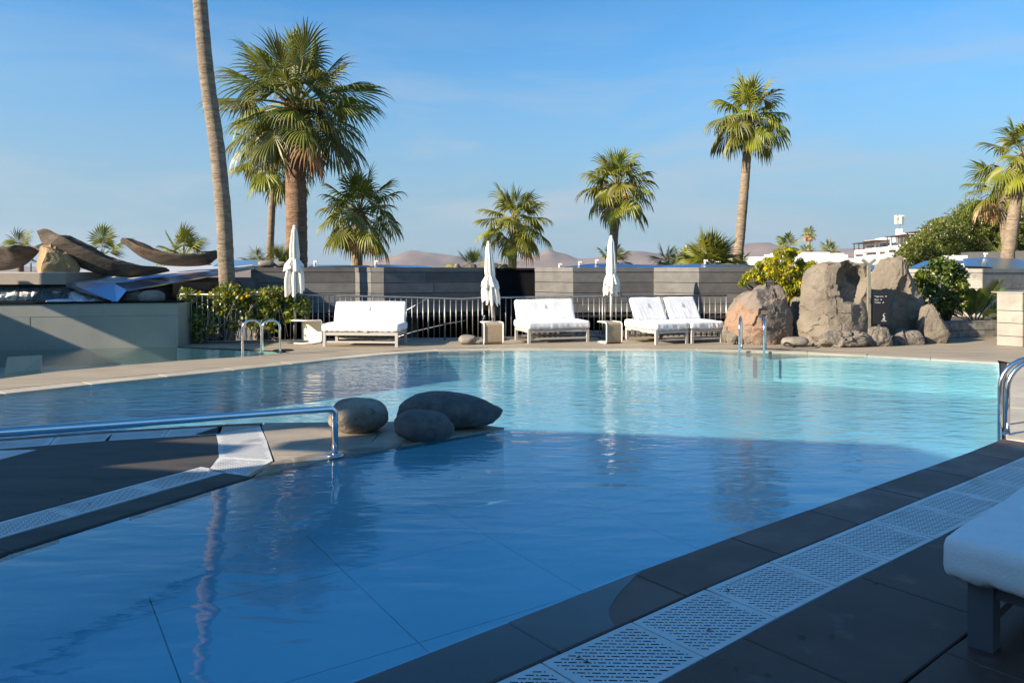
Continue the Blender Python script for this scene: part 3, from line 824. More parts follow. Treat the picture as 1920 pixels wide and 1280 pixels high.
# ledge floor behind
lg = MB(); lg.prism([(-16, 14.6), (-6.9, 16.2), (-6.6, 18.3), (-7.0, 21), (-16, 21)], .70, .86)
lg.build('ledge', M['black'], swt, world=True)
bw = thing('back_wall', (-9.5, 18.4, .85), 'dark wall in the shade under the faceted metal slab', 'wall')
mb = MB(); mb.prism([(-15, 17.2), (-8.3, 17.4), (-6.3, 18.2), (-6.3, 18.8), (-15, 18.2)], .86, 1.40); mb.build('wall', M['wall_panel'], bw, world=True)
mb = MB(); mb.prism([(-7.9, 17.38), (-6.55, 17.95), (-6.55, 18.02), (-7.95, 17.46)], .86, 1.30); mb.build('dark_window', M['dark_glass'], bw, world=True)

sl = thing('faceted_slab', (-8, 16.5, 1.3), 'large faceted metal slab sloping up to the right under the wooden canoes', 'sculpture base')
def facet(name, pts, m, th=.03):
    mb = MB(); n = len(pts)
    nr = (Vector(pts[1]) - Vector(pts[0])).cross(Vector(pts[2]) - Vector(pts[0])).normalized()
    mb.add([tuple(p) for p in pts] + [tuple(Vector(p) - nr * th) for p in pts], [tuple(range(n)), tuple(range(2 * n - 1, n - 1, -1))] + [(i, i + n, (i + 1) % n + n, (i + 1) % n) for i in range(n)])
    return fix_normals(mb.build(name, m, sl, world=True))
fa = at(123, 529, 15.75); fb = at(213.5, 531, 15.95); fc = at(237.5, 544, 15.72); ft = at(219, 567, 15.45); fa2 = at(123, 536, 15.6)
fd = at(476, 502.5, 18.45); fe = at(476, 497.5, 18.75)
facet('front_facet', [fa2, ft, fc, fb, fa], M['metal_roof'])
fm = at(272, 518, 16.5)
fm2 = at(415, 506.3, 17.9)
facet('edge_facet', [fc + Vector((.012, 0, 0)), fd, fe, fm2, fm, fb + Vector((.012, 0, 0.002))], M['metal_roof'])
facet('top_sheet', [fa + Vector((0, .01, .004)), fb + Vector((0, .01, .004)), fm + Vector((0, .01, .004)), fm2 + Vector((0, .01, .004)), fe + Vector((0, .01, .004)), at(470, 495.5, 21), at(250, 500, 20.2), at(90, 510, 18.5)], M['slab_top'])
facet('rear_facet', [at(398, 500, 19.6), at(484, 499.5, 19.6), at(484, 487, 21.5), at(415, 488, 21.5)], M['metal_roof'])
fs = thing('fascia', (-11, 15.6, 1.3), 'bronze box fascia above the water curtain at the left edge', 'fascia')
p0, p1 = at(-260, 536, 15.62), at(121.5, 536, 15.62)
mb = MB(); mb.prism([(p0.x, 15.62), (p1.x, 15.62), (p1.x + .02, 17.4), (p0.x, 17.4)], 1.285, 1.525); mb.build('panel', M['fascia'], fs, world=True)
mb = MB(); mb.prism([(p0.x, 15.66), (p1.x - .03, 15.66), (p1.x - .03, 17.2), (p0.x, 17.2)], 1.24, 1.284); mb.build('shadow_gap', M['black'], fs, world=True)
mb = MB(); mb.prism([(p0.x, 15.63), (p1.x, 15.63), (p1.x + .3, 18.2), (p0.x, 18.4)], 1.527, 1.54); mb.build('top_sheet', M['slab_top'], fs, world=True)

# sheet of falling water behind the lip, with foam at its right end
def glass_water(name):
    m, N, L = nmat(name)
    out = N.new('ShaderNodeOutputMaterial'); geo = N.new('ShaderNodeNewGeometry')
    mp = N.new('ShaderNodeMapping'); mp.inputs['Scale'].default_value = (3.2, 1, .5); L.new(geo.outputs['Position'], mp.inputs[0])
    no = N.new('ShaderNodeTexNoise'); no.inputs['Scale'].default_value = 3.5; no.inputs['Detail'].default_value = 6; L.new(mp.outputs[0], no.inputs['Vector'])
    bp = N.new('ShaderNodeBump'); bp.inputs['Distance'].default_value = .05; L.new(no.outputs['Fac'], bp.inputs['Height'])
    tr = N.new('ShaderNodeBsdfTransparent'); tr.inputs['Color'].default_value = (.30, .52, .66, 1)
    df = N.new('ShaderNodeBsdfDiffuse'); df.inputs['Color'].default_value = (.10, .20, .28, 1)
    gl = N.new('ShaderNodeBsdfGlossy'); gl.inputs['Roughness'].default_value = .08; L.new(bp.outputs[0], gl.inputs['Normal'])
    mr = N.new('ShaderNodeMapRange'); mr.inputs['From Min'].default_value = .40; mr.inputs['From Max'].default_value = .72; mr.inputs['To Min'].default_value = .05; mr.inputs['To Max'].default_value = .45; L.new(no.outputs['Fac'], mr.inputs['Value'])
    m1 = N.new('ShaderNodeMixShader'); L.new(mr.outputs[0], m1.inputs[0]); L.new(tr.outputs[0], m1.inputs[1]); L.new(df.outputs[0], m1.inputs[2])
    fr = N.new('ShaderNodeFresnel'); L.new(bp.outputs[0], fr.inputs['Normal']); fr.inputs['IOR'].default_value = 1.5
    m2 = N.new('ShaderNodeMixShader'); L.new(fr.outputs[0], m2.inputs[0]); L.new(m1.outputs[0], m2.inputs[1]); L.new(gl.outputs[0], m2.inputs[2])
    L.new(m2.outputs[0], out.inputs[0]); return m
wc = MB(); n = 60
x0, x1 = at(-200, 550, 15.75).x, at(128, 550, 15.75).x
for i in range(n + 1):
    x = x0 + (x1 - x0) * i / n
    for k in range(7):
        z = 1.25 - (1.25 - .94) * k / 6
        wc.v.append((x, 15.78 - .10 * (k / 6) ** 2 + .02 * noise.noise(Vector((x * 5, z * 2, 0))), z))
for i in range(n):
    for k in range(6):
        a = i * 7 + k; wc.f.append((a, a + 1, a + 8, a + 7)); wc.m.append(0)
o = wc.build('water_curtain', glass_water('falling_water'), smooth=True); tag(o, 'clear sheet of falling water under the bronze fascia', 'waterfall')
M['foam'] = pmat('white_foam', (.78, .80, .82), (.62, .66, .70), 9, .4, bump=.8, bscale=25, bdist=.02)
fo = MB(); rf = random.Random(8)
def blob(mb, c, r, seed, n=10, mi=0):
    vs = []; fs = []
    k = 14
    for i in range(n + 1):
        ph = math.pi * i / n
        for j in range(k):
            th = 2 * math.pi * j / k
            d = Vector((math.sin(ph) * math.cos(th), math.sin(ph) * math.sin(th), math.cos(ph)))
            s_ = 1 + .25 * noise.noise(d * 2 + Vector((seed * 3.1, 0, 0)))
            vs.append((c[0] + d.x * r[0] * s_, c[1] + d.y * r[1] * s_, c[2] + d.z * r[2] * s_))
    for i in range(n):
        for j in range(k):
            a = i * k + j; b = i * k + (j + 1) % k
            fs.append((a, a + k, b + k, b))
    mb.add(vs, fs, mi)
nf, mf = 46, 22
for i in range(nf + 1):
    for j in range(mf + 1):
        u_, v_ = i / nf, j / mf
        px = 126 + 88 * u_; lo_ = 567; hi_ = 539 + 27 * u_
        p = at(px, hi_ + (lo_ - hi_) * v_, 15.95 - .38 * v_ - .1 * u_)
        r1 = noise.turbulence(Vector((p.x * 5, p.z * 9, 1.3)), 4, False)
        fo.v.append((p.x, p.y - .10 * r1, p.z + .05 * r1))
for i in range(nf):
    for j in range(mf):
        a_ = i * (mf + 1) + j
        fo.f.append((a_, a_ + 1, a_ + mf + 2, a_ + mf + 1)); fo.m.append(0)
blob(fo, at(108, 566, 15.5), (.30, .12, .06), 1)
o = fo.build('foam', M['foam'], smooth=True); tag(o, 'white foam splashing beside the blue metal facet', 'foam', kind='stuff')

# ------------------------------------------------------------------ unseen wing walls off to the left, shaped to shade the near pool
HW = 6.0
reach = Vector((dh.x, dh.y)) * (HW / math.tan(R_(SUN_EL)))        # how far the roof edge throws its shadow
WB, WC, WD = Vector((-3.0, 10.0)) - reach, Vector((3.6, 8.8)) - reach, Vector((4.9, 6.2)) - reach
WE = WD + (WD - WC).normalized() * 11
wing = thing('shade_wing', (WC.x, WC.y, 0), 'unseen white wing walls outside the left edge, shaped to shade the near pool', 'building')
TW = .3
def wing_wall(a, b, cuts, name='wall'):
    """upright wall from a to b (outside on the left of travel), split round openings (s0, s1, z0, z1)"""
    u = (b - a).normalized(); n = Vector((-u.y, u.x)); L = (b - a).length; mb = MB()
    def piece(sa, sb_, za, zb):
        if sb_ - sa < .01 or zb - za < .01: return
        p, q = a + u * sa, a + u * sb_
        mb.prism([(p.x, p.y), (q.x, q.y), (q.x - n.x * TW, q.y - n.y * TW), (p.x - n.x * TW, p.y - n.y * TW)], za, zb)
    x = 0
    for (c0, c1, z0, z1) in cuts:
        piece(x, c0, 0, HW); piece(c0, c1, 0, z0); piece(c0, c1, z1, HW); x = c1
    piece(x, L, 0, HW)
    return fix_normals(mb.build(name, M['render'], wing, world=True))
# openings cut into the unseen wing to let a sun patch onto the peninsula
LBC = (WC - WB).length
wing_wall(WB, WC, [(LBC - 2.75, LBC - 1.4, 3.72, 4.55), (LBC - 1.4, LBC - .12, 3.05, 3.85)])
wing_wall(WC, WD, [])
wing_wall(WD, WE, [])
fd_ = (WE - WD).normalized(); fno = Vector((-fd_.y, fd_.x))
for fl in (.9, 3.6):
    for k in range(1, 6):
        p = WD + fd_ * (k * 1.9); q = p + fd_ * 1.2
        mb2 = MB(); mb2.prism([(p.x + fno.x * .02, p.y + fno.y * .02), (q.x + fno.x * .02, q.y + fno.y * .02), (q.x - fno.x * .02, q.y - fno.y * .02), (p.x - fno.x * .02, p.y - fno.y * .02)], fl, fl + 1.4)
        fix_normals(mb2.build('window', M['dark_glass'], wing, world=True))
# unseen wall, posts and beam added to throw shade bands on the spa wall
gw = thing('garden_wall', (-13.2, 12, 0), 'unseen wall and beam added left of the spa pool to shade the spa wall', 'wall')
mb = MB(); mb.bbox(-13.4, -13.1, 10.4, 14.2, 0, 2.15); mb.build('wall', M['spa_wall'], gw, world=True)
for y_ in (10.55, 14.05):
    mb = MB(); mb.bbox(-13.35, -13.15, y_ - .1, y_ + .1, 2.15, 2.85); mb.build('post', M['spa_wall'], gw, world=True)
mb = MB(); mb.bbox(-13.5, -13.0, 10.4, 13.85, 2.85, 3.9); mb.build('beam', M['spa_wall'], gw, world=True)

# ------------------------------------------------------------------ distant: hills, white houses, terrace hotel
rr = random.Random(77)
prof = [(-600, 500), (200, 501), (560, 499), (660, 499), (700, 490), (740, 478), (775, 469), (800, 473), (850, 480), (885, 490), (930, 491), (985, 484), (1010, 474), (1028, 467), (1050, 474), (1085, 485), (1105, 484), (1150, 477), (1190, 470), (1230, 475), (1262, 478), (1300, 472), (1350, 468), (1390, 460), (1412, 455), (1432, 454.5), (1455, 461), (1480, 470), (1510, 474), (1540, 468), (1600, 465), (1640, 470), (1720, 474), (1800, 470), (2100, 476), (2700, 480)]
def prof_y(px):
    for (a, ya), (b, yb) in zip(prof, prof[1:]):
        if a <= px <= b:
            t_ = (px - a) / (b - a); t_ = t_ * t_ * (3 - 2 * t_); return ya + (yb - ya) * t_
    return 500
hm = MB(); NX, NYh = 420, 12; D0 = 3200.0
for i in range(NX + 1):
    px = -600 + 3300 * i / NX
    top = (HY - prof_y(px)) / FPX * (D0 + 600) + CAM_H
    for j in range(NYh + 1):
        v = j / NYh
        Y = D0 + 1600 * v
        x = (px - 960) / FPX * (D0 + 600)
        prof_h = math.sin(min(1, v / .375) * math.pi / 2) ** 1.35 if v <= .375 else math.cos((v - .375) / .625 * math.pi / 2)
        z = -6 + (top + 6) * prof_h
        nz = noise.fractal(Vector((x / 260, Y / 260, 3)), 1.0, 2.1, 6)
        z += nz * 14 * prof_h * (1 - .85 * (abs(v - .375) < .06))
        hm.v.append((x, Y, z))
for i in range(NX):
    for j in range(NYh):
        a = i * (NYh + 1) + j
        hm.f.append((a, a + NYh + 1, a + NYh + 2, a + 1)); hm.m.append(0)
tag(hm.build('hills', M['hill'], smooth=True), kind='structure')

# low white houses behind the shrubs
def house(label, px0, px1, py_top, Y, depth=6, extra=None):
    a, b = at(px0, py_top, Y), at(px1, py_top, Y)
    t = thing('white_house', ((a.x + b.x) / 2, Y, -2.6), label, 'house', 'low white houses beyond the garden')
    mb = MB(); mb.bbox(a.x, b.x, Y, Y + depth, -2.6, a.z); mb.build('wall', M['render'], t, world=True)
    if extra: extra(t, a, b, Y)
    return t
def hx(t, a, b, Y):
    mb = MB(); mb.bbox(a.x + .2, b.x - .2, Y + .2, Y + 5, a.z + .002, a.z + .10); mb.build('roof', M['render'], t, world=True)
house('low white house half hidden behind the leaning tall palm', 1380, 1478, 483.5, 62, extra=hx)
house('long flat white house with a stepped top left of the terrace hotel', 1480, 1563, 475, 60, extra=hx)
def hx2(t, a, b, Y):
    hx(t, a, b, Y)
    mb = MB(); mb.box((a.x + .9, Y - .012, a.z - .7), (.9, .02, .45)); mb.build('window', M['dark_glass'], t, world=True)
    mb = MB(); mb.prism([(b.x - .01, Y + .5), (b.x + 1.4, Y + .5), (b.x + 1.4, Y + 3), (b.x - .01, Y + 3)], -2.6, a.z - .5); mb.build('side_wall', M['render'], t, world=True)
house('white flat-roofed house with one small dark window', 1546, 1590, 477, 57, extra=hx2)
house('broad white wall of a house just above the tall boulders', 1530, 1725, 487, 46, extra=hx)

# terraced white hotel on the slope, with pergolas
th = thing('terrace_hotel', (55, 112, -2.6), 'white stepped terrace hotel with dark timber pergolas beside the big tree', 'building')
A0, B0 = at(1602, 500, 120), at(1735, 500, 92)
ax = Vector((B0.x - A0.x, B0.y - A0.y)); Lh = ax.length; ax /= Lh; an = Vector((ax.y, -ax.x))   # an: towards the camera
def hp(s_, d_): return (A0.x + ax.x * s_ + an.x * d_, A0.y + ax.y * s_ + an.y * d_)
def hblock(name, s_a, s_b, d0, d1, z0, z1, m):
    mb = MB(); mb.prism([hp(s_a, d1), hp(s_b, d1), hp(s_b, d0), hp(s_a, d0)], z0, z1); return fix_normals(mb.build(name, m, th, world=True))
def zp(px, py):
    """height of a photo point on the hotel front, from its distance there"""
    f_ = (px - 1602) / 133.0
    Y = 1 / ((1 - f_) / 120 + f_ / 92)
    return CAM_H - (py - HY) / FPX * Y
def sp(px):
    X0 = (px - 960) / FPX
    # intersect the sight line with the front plan line
    t_ = (X0 * A0.y - A0.x) / (ax.x - X0 * ax.y); return t_
seg = [(1602, 1622, 453, 469), (1622, 1647, 449, 466), (1647, 1664, 446, 464), (1664, 1684, 440, 461), (1684, 1702, 437, 459), (1702, 1735, 432, 456)]
for k, (xa, xb, yt, yb) in enumerate(seg):
    s_a, s_b = sp(xa), sp(xb)
    hblock('wall', s_a, s_b - .05, -7, -1.6 - .3 * (k % 2), -2.6, zp(xa, yt) - .25, M['render'])
    hblock('roof', s_a - .1, s_b, -7.1, -1.5, zp(xa, yt) - .24, zp(xa, yt) + .12, M['render'])
    hblock('balcony', s_a, s_b - .05, -1.55, 0, -2.6, zp(xa, yb), M['render'])
    # opening: dark doorway behind the balcony
    hblock('doorway', s_a + 1.0, s_b - 1.1, -1.58 - .3 * (k % 2), -1.5 - .3 * (k % 2), zp(xa, yb) - .4, zp(xa, yt) - .75, M['dark_glass'])
    if k != 2:
        pg = hblock('pergola', s_a + .1, s_b - .2, -1.7, .35, zp(xa, yt) - .42, zp(xa, yt) - .27, M['dark_timber'])
        for s_ in (s_a + .25, (s_a + s_b) / 2, s_b - .4):
            c = hp(s_, .12); mb = MB(); mb.bbox(c[0] - .06, c[0] + .06, c[1] - .06, c[1] + .06, zp(xa, yb) - .05, zp(xa, yt) - .43); mb.build('post', M['dark_timber'], th, world=True)
    # second row below
    hblock('lower_canopy', s_a + .8, s_b - .8, .02, .5, zp(xa, yb + 9.5), zp(xa, yb + 8), M['dark_timber'] if k % 2 else M['fascia'])
    hblock('vent', s_a + .7, s_a + 1.5, .001, .03, zp(xa, yb + 5), zp(xa, yb + 3.6), M['dark_glass'])
an_t = thing('antenna_mast', (at(1686, 431, 108).x, 108, zp(1686, 434)), 'cream mobile phone antennas on the roof of the terrace hotel', 'antenna')
q = at(1686, 431, 108); zb_ = at(0, 436, 108).z; zt_ = at(0, 403.5, 108).z; zm = at(0, 420, 108).z
mb = MB(); mb.bbox(q.x - .35, q.x + .35, 107.7, 108.3, zb_ - 2, zb_ + .5); mb.build('plinth', M['render'], an_t, world=True)
mb = MB(); mb.tube([(q.x, 108, zb_), (q.x, 108, zt_)], .09, 8); mb.tube([(q.x - .3, 108, zb_ + .4), (q.x + .2, 108, zm)], .05, 6); mb.tube([(q.x + .35, 108, zb_ + .4), (q.x + .5, 108, zm + .1)], .04, 6); mb.build('mast', M['fence'], an_t, world=True)
for dx, dy, w in ((-.48, 0, .28), (.02, -.3, .36), (.55, 0, .22)):
    mb = MB(); mb.bbox(q.x + dx - w / 2, q.x + dx + w / 2, 108 + dy - .12, 108 + dy + .12, zm, zt_); mb.build('antenna_panel', M['antenna'], an_t, world=True)
mb = MB(); mb.tube([(q.x - .62, 107.8, zt_ - .35), (q.x - .62, 107.6, zt_ - .35)], .22, 12); mb.build('dish', M['antenna'], an_t, world=True)

# ------------------------------------------------------------------ rocks
def rock(name, label, rows, Y, m, dfac=.75, planes=(), dents=(), seed=0, nz=(.035, .012), base=0.0, cat='boulder', group=None, yaw=0.0, nfac=10, fac=(.90, 1.08), exp=2.9, zsink=.06, smooth=False, NA=110, NR=76, chips=1.0):
    """boulder from a silhouette: rows = (py, px_left, px_right) top->bottom at distance Y"""
    rows = sorted(rows)
    prof_ = [(CAM_H - (py - HY) / FPX * Y, xat(l, Y), xat(r, Y)) for py, l, r in rows]
    zt, zb = prof_[0][0], base - zsink
    xm = sum((p[1] + p[2]) / 2 for p in prof_) / len(prof_)
    wmax = max(p[2] - p[1] for p in prof_)
    rr = random.Random(seed)
    def at_z(z):
        if z >= prof_[0][0]: return prof_[0][1], prof_[0][2]
        for (za, la, ra), (zb_, lb, rb) in zip(prof_, prof_[1:]):
            if zb_ <= z <= za:
                t_ = (za - z) / max(1e-6, za - zb_); return la + (lb - la) * t_, ra + (rb - ra) * t_
        return prof_[-1][1], prof_[-1][2]
    dmax = wmax * dfac / 2
    H = zt - zb
    hc = Vector((xm, 0, (zt + zb) / 2))
    hs = Vector((wmax / 2, dmax, H / 2))
    pl = []
    for _ in range(nfac):
        n = Vector((rr.gauss(0, 1), rr.gauss(-.4, 1), rr.gauss(.25, .8))).normalized()
        pl.append((n, rr.uniform(*fac) * 1.06))
    for (n, d) in planes: pl.append((Vector(n).normalized(), d))
    vs = []
    for i in range(NR + 1):
        v = i / NR
        z = zb + H * v
        l, r = at_z(z)
        cx, a_ = (l + r) / 2, (r - l) / 2 * 1.03
        b_ = dmax * (.35 + .65 * min(1, a_ / (wmax / 2)))
        if i == NR: a_ *= .9; b_ *= .6
        for k in range(NA):
            t_ = 2 * math.pi * k / NA
            c_, s_ = math.cos(t_), math.sin(t_)
            x = cx + a_ * math.copysign(abs(c_) ** (2 / exp), c_)
            y = b_ * math.copysign(abs(s_) ** (2 / exp), s_)
            q = Vector((x, y, z)) - hc
            u = Vector((q.x / hs.x, q.y / hs.y, q.z / hs.z))
            for n, d in pl:
                e = u.dot(n) - d
                if e > 0: u -= n * e * .92
            q = Vector((u.x * hs.x, u.y * hs.y, u.z * hs.z))
            for (dx, dz, rx, rz_, dep) in dents:      # dents: px,py centre, radii in px, depth m
                X = xat(dx, Y); Z = CAM_H - (dz - HY) / FPX * Y
                ex = ((q.x + hc.x - X) / (rx / FPX * Y)) ** 2 + ((q.z + hc.z - Z) / (rz_ / FPX * Y)) ** 2
                if q.y < 0.1 and ex < 2.2:
                    q.y += dep * max(0, 1 - ex / 2.2) ** .6
            p = q + hc
            s1 = noise.fractal(Vector((p.x * 1.5 + seed * 7, p.y * 1.5, p.z * 1.5)), 1.0, 2.0, 3)
            s2 = noise.ridged_multi_fractal(Vector((p.x * 4 + seed * 3, p.y * 4, p.z * 4)), .9, 2.1, 5, 1.0, 2.0) - 1.0
            d_ = q.normalized()
            chip = 0.0
            for fsc, am in ((1.5, .16), (4.2, .055)):
                cell = noise.voronoi(Vector((p.x * fsc + seed * 1.7, p.y * fsc, p.z * fsc * .8)))[1][0]
                hv = noise.cell_vector(cell * 7.31) - Vector((.5, .5, .5))
                rel = Vector((p.x * fsc + seed * 1.7, p.y * fsc, p.z * fsc * .8)) - cell
                chip += max(-.5, min(.5, rel.dot(hv))) * am * chips
            p = p + d_ * (s1 * nz[0] * wmax + s2 * nz[1] * wmax + chip * wmax)
            vs.append(p)
    fs = []
    for i in range(NR):
        for k in range(NA):
            a = i * NA + k; b = i * NA + (k + 1) % NA
            fs.append((a, b, b + NA, a + NA))
    top = sum((vs[NR * NA + k] for k in range(NA)), Vector((0, 0, 0))) / NA
    vs.append(top); ti = len(vs) - 1
    for k in range(NA): fs.append((NR * NA + k, NR * NA + (k + 1) % NA, ti))
    mb = MB(); mb.add([(p.x - xm, p.y, p.z - base) for p in vs], fs)
    o = mb.build(name, m, smooth=True)
    o.location = (xm, Y, base)
    try:
        me = o.data
        bm = bmesh.new(); bm.from_mesh(me)
        for e in bm.edges:
            if len(e.link_faces) == 2 and e.calc_face_angle(0) > R_(24): e.smooth = False
        bm.to_mesh(me); bm.free()
    except Exception: pass
    return tag(o, label, cat, group)
GB = 'volcanic boulders by the pool'
rock('boulder', 'reddish lava boulder behind the chrome ladder, left of the yellow shrub', [(534, 1440, 1452), (538, 1430, 1464), (545, 1412, 1474), (552, 1398, 1475), (562, 1384, 1474), (575, 1369, 1474), (600, 1362, 1475), (620, 1366, 1479), (640, 1374, 1484)], 16.3, M['rock_red'], .75, planes=[((.55, -.8, .12), .62), ((-.8, -.5, .35), .80), ((.2, -.6, .8), .74)], seed=11, group=GB, nz=(.04, .02))
rock('boulder', 'tall flat-topped brown boulder with a scooped hollow near its top right', [(492, 1545, 1600), (496, 1531, 1616), (505, 1521, 1620), (520, 1516, 1624), (540, 1512, 1623), (560, 1509, 1626), (580, 1507, 1632), (600, 1505, 1637), (620, 1507, 1643), (644, 1519, 1648)], 16.0, M['rock'], .72,
     planes=[((-.85, -.5, .1), .74), ((-.2, -1, .25), .70), ((.45, -.85, .05), .72)], dents=[(1586, 530, 19, 27, .42), (1600, 515, 9, 16, .2)], seed=23, group=GB, nz=(.03, .012))
rock('boulder', 'pointed brown boulder behind the black sign board', [(484, 1666, 1690), (489, 1657, 1698), (498, 1649, 1706), (510, 1643, 1716), (525, 1635, 1724), (540, 1631, 1731), (560, 1630, 1732), (580, 1634, 1731), (600, 1640, 1729), (625, 1648, 1724)], 16.9, M['rock'], .75,
     planes=[((-.6, -.75, .3), .66), ((.6, -.75, .25), .62), ((.1, -.9, -.4), .72), ((.75, -.2, .6), .72)], dents=[(1683, 555, 10, 26, .16)], seed=37, group=GB, nz=(.04, .02))
rock('boulder', 'small upright wedge boulder at the right end of the rock group', [(572, 1738, 1747), (577, 1731, 1752), (590, 1727, 1759), (605, 1726, 1767), (620, 1726, 1776), (632, 1728, 1787), (641, 1730, 1791)], 16.3, M['rock'], .7, planes=[((-.35, -.9, .2), .66), ((.8, -.4, .4), .74)], seed=41, group=GB)
rock('boulder', 'dark rock standing in the shade behind the yellow shrub', [(555, 1490, 1512), (565, 1484, 1520), (600, 1480, 1524), (640, 1476, 1530)], 17.0, M['rock_dark'], .7, seed=43, group=GB)
GL = 'low craggy rocks at the foot of the boulders'
rock('ledge_rock', 'low craggy dark rock ledge at the foot of the scooped boulder', [(618, 1541, 1592), (622, 1534, 1640), (630, 1530, 1642), (645, 1532, 1638)], 15.45, M['rock_dark'], .35, seed=51, group=GL, cat='rock', nz=(.05, .05), fac=(.7, .95), NA=110)
rock('ledge_rock', 'small dark rock under the black sign board', [(612, 1640, 1658), (618, 1630, 1668), (632, 1628, 1672), (645, 1630, 1672)], 15.6, M['rock_dark'], .6, seed=53, group=GL, cat='rock', nz=(.06, .05))
rock('ledge_rock', 'low brown rock with orange stains at the foot of the pointed boulder', [(619, 1694, 1716), (623, 1684, 1724), (632, 1672, 1729), (642, 1668, 1729)], 16.0, M['rock_dark'], .6, seed=57, group=GL, cat='rock', nz=(.06, .04))
rock('ledge_rock', 'rough grey stone at the foot of the reddish boulder beside the daybeds', [(600, 1362, 1380), (608, 1352, 1388), (620, 1348, 1394), (640, 1352, 1398)], 16.5, M['rock'], .7, seed=59, group=GL, cat='rock')
rock('ledge_rock', 'angular dark stone between the last daybed and the reddish boulder', [(622, 1366, 1378), (627, 1360, 1384), (634, 1360, 1384), (640, 1364, 1380)], 15.95, M['rock_dark'], .8, seed=61, group=GL, cat='rock', nfac=10, fac=(.6, .9))

def pebble(label, c, r, seed, m, rz=0.0, tilt=0.0, group='smooth rounded stones', n=40, k=56, amp=.12, sharp=0.0):
    vs = []; fs = []
    Mx = Matrix.Rotation(rz, 3, 'Z') @ Matrix.Rotation(tilt, 3, 'Y')
    for i in range(n + 1):
        ph = math.pi * i / n
        for j in range(k):
            th_ = 2 * math.pi * j / k
            d = Vector((math.sin(ph) * math.cos(th_), math.sin(ph) * math.sin(th_), math.cos(ph)))
            s_ = 1 + amp * noise.noise(d * 1.3 + Vector((seed * 5.7, seed, 0))) + .02 * noise.noise(d * 6 + Vector((seed, 0, 0)))
            e_ = Vector([math.copysign(abs(c_) ** .80, c_) for c_ in d])
            q = Vector((e_.x * r[0] * s_, e_.y * r[1] * s_ * (1 - .18 * sharp * e_.x), e_.z * r[2] * s_ * (1 - sharp * .25 * e_.x)))
            vs.append(Mx @ q)
    zmin = min(v.z for v in vs) + .012
    for i in range(n):
        for j in range(k):
            a = i * k + j; b = i * k + (j + 1) % k
            fs.append((a, a + k, b + k, b))
    mb = MB(); mb.add([(v.x, v.y, v.z - zmin) for v in vs], fs)
    o = mb.build('rounded_stone', m, smooth=True); o.location = c
    return tag(o, label, 'stone', group)
pebble('round pitted tan stone on the peninsula behind the handrail', (-1.53, 7.42, 0), (.29, .25, .165), 3, M['pebble_light'], amp=.10)
pebble('long dark bean-shaped stone lying near the peninsula tip', (-.62, 7.62, 0), (.52, .30, .165), 5, M['pebble_dark'], R_(-4), R_(2), amp=.20, sharp=.9)
pebble('dark rounded stone leaning in front of the long bean-shaped stone', (-.83, 7.02, 0), (.285, .21, .135), 7, M['pebble_dark'], R_(-8), R_(4), amp=.14)
pebble('grey round stone by the fence between the first daybed and the mesh table', (xat(877, 16.0), 16.0, 0), (.20, .17, .105), 9, M['pebble'])
pebble('flat oval grey stone on the deck in front of the boulders', (xat(1490, 15.55), 15.55, 0), (.275, .2, .105), 11, M['pebble'])
pebble('flat oval stone on top of the stone wall by the thin palm', (xat(499, 18.7), 18.7, ZT), (.20, .15, .09), 13, M['pebble'])
pebble('smaller oval stone on top of the stone wall left of the big palm trunk', (xat(526, 18.8), 18.8, ZT), (.17, .14, .075), 15, M['pebble'])
pebble('dark oval stone in the shade under the metal slab', (xat(250, 16.1), 16.1, .86), (.22, .2, .155), 17, M['pebble'])
pebble('oval stone half lit under the metal slab, right of the darker one', (xat(285, 15.9), 15.9, .86), (.26, .2, .15), 19, M['pebble'])

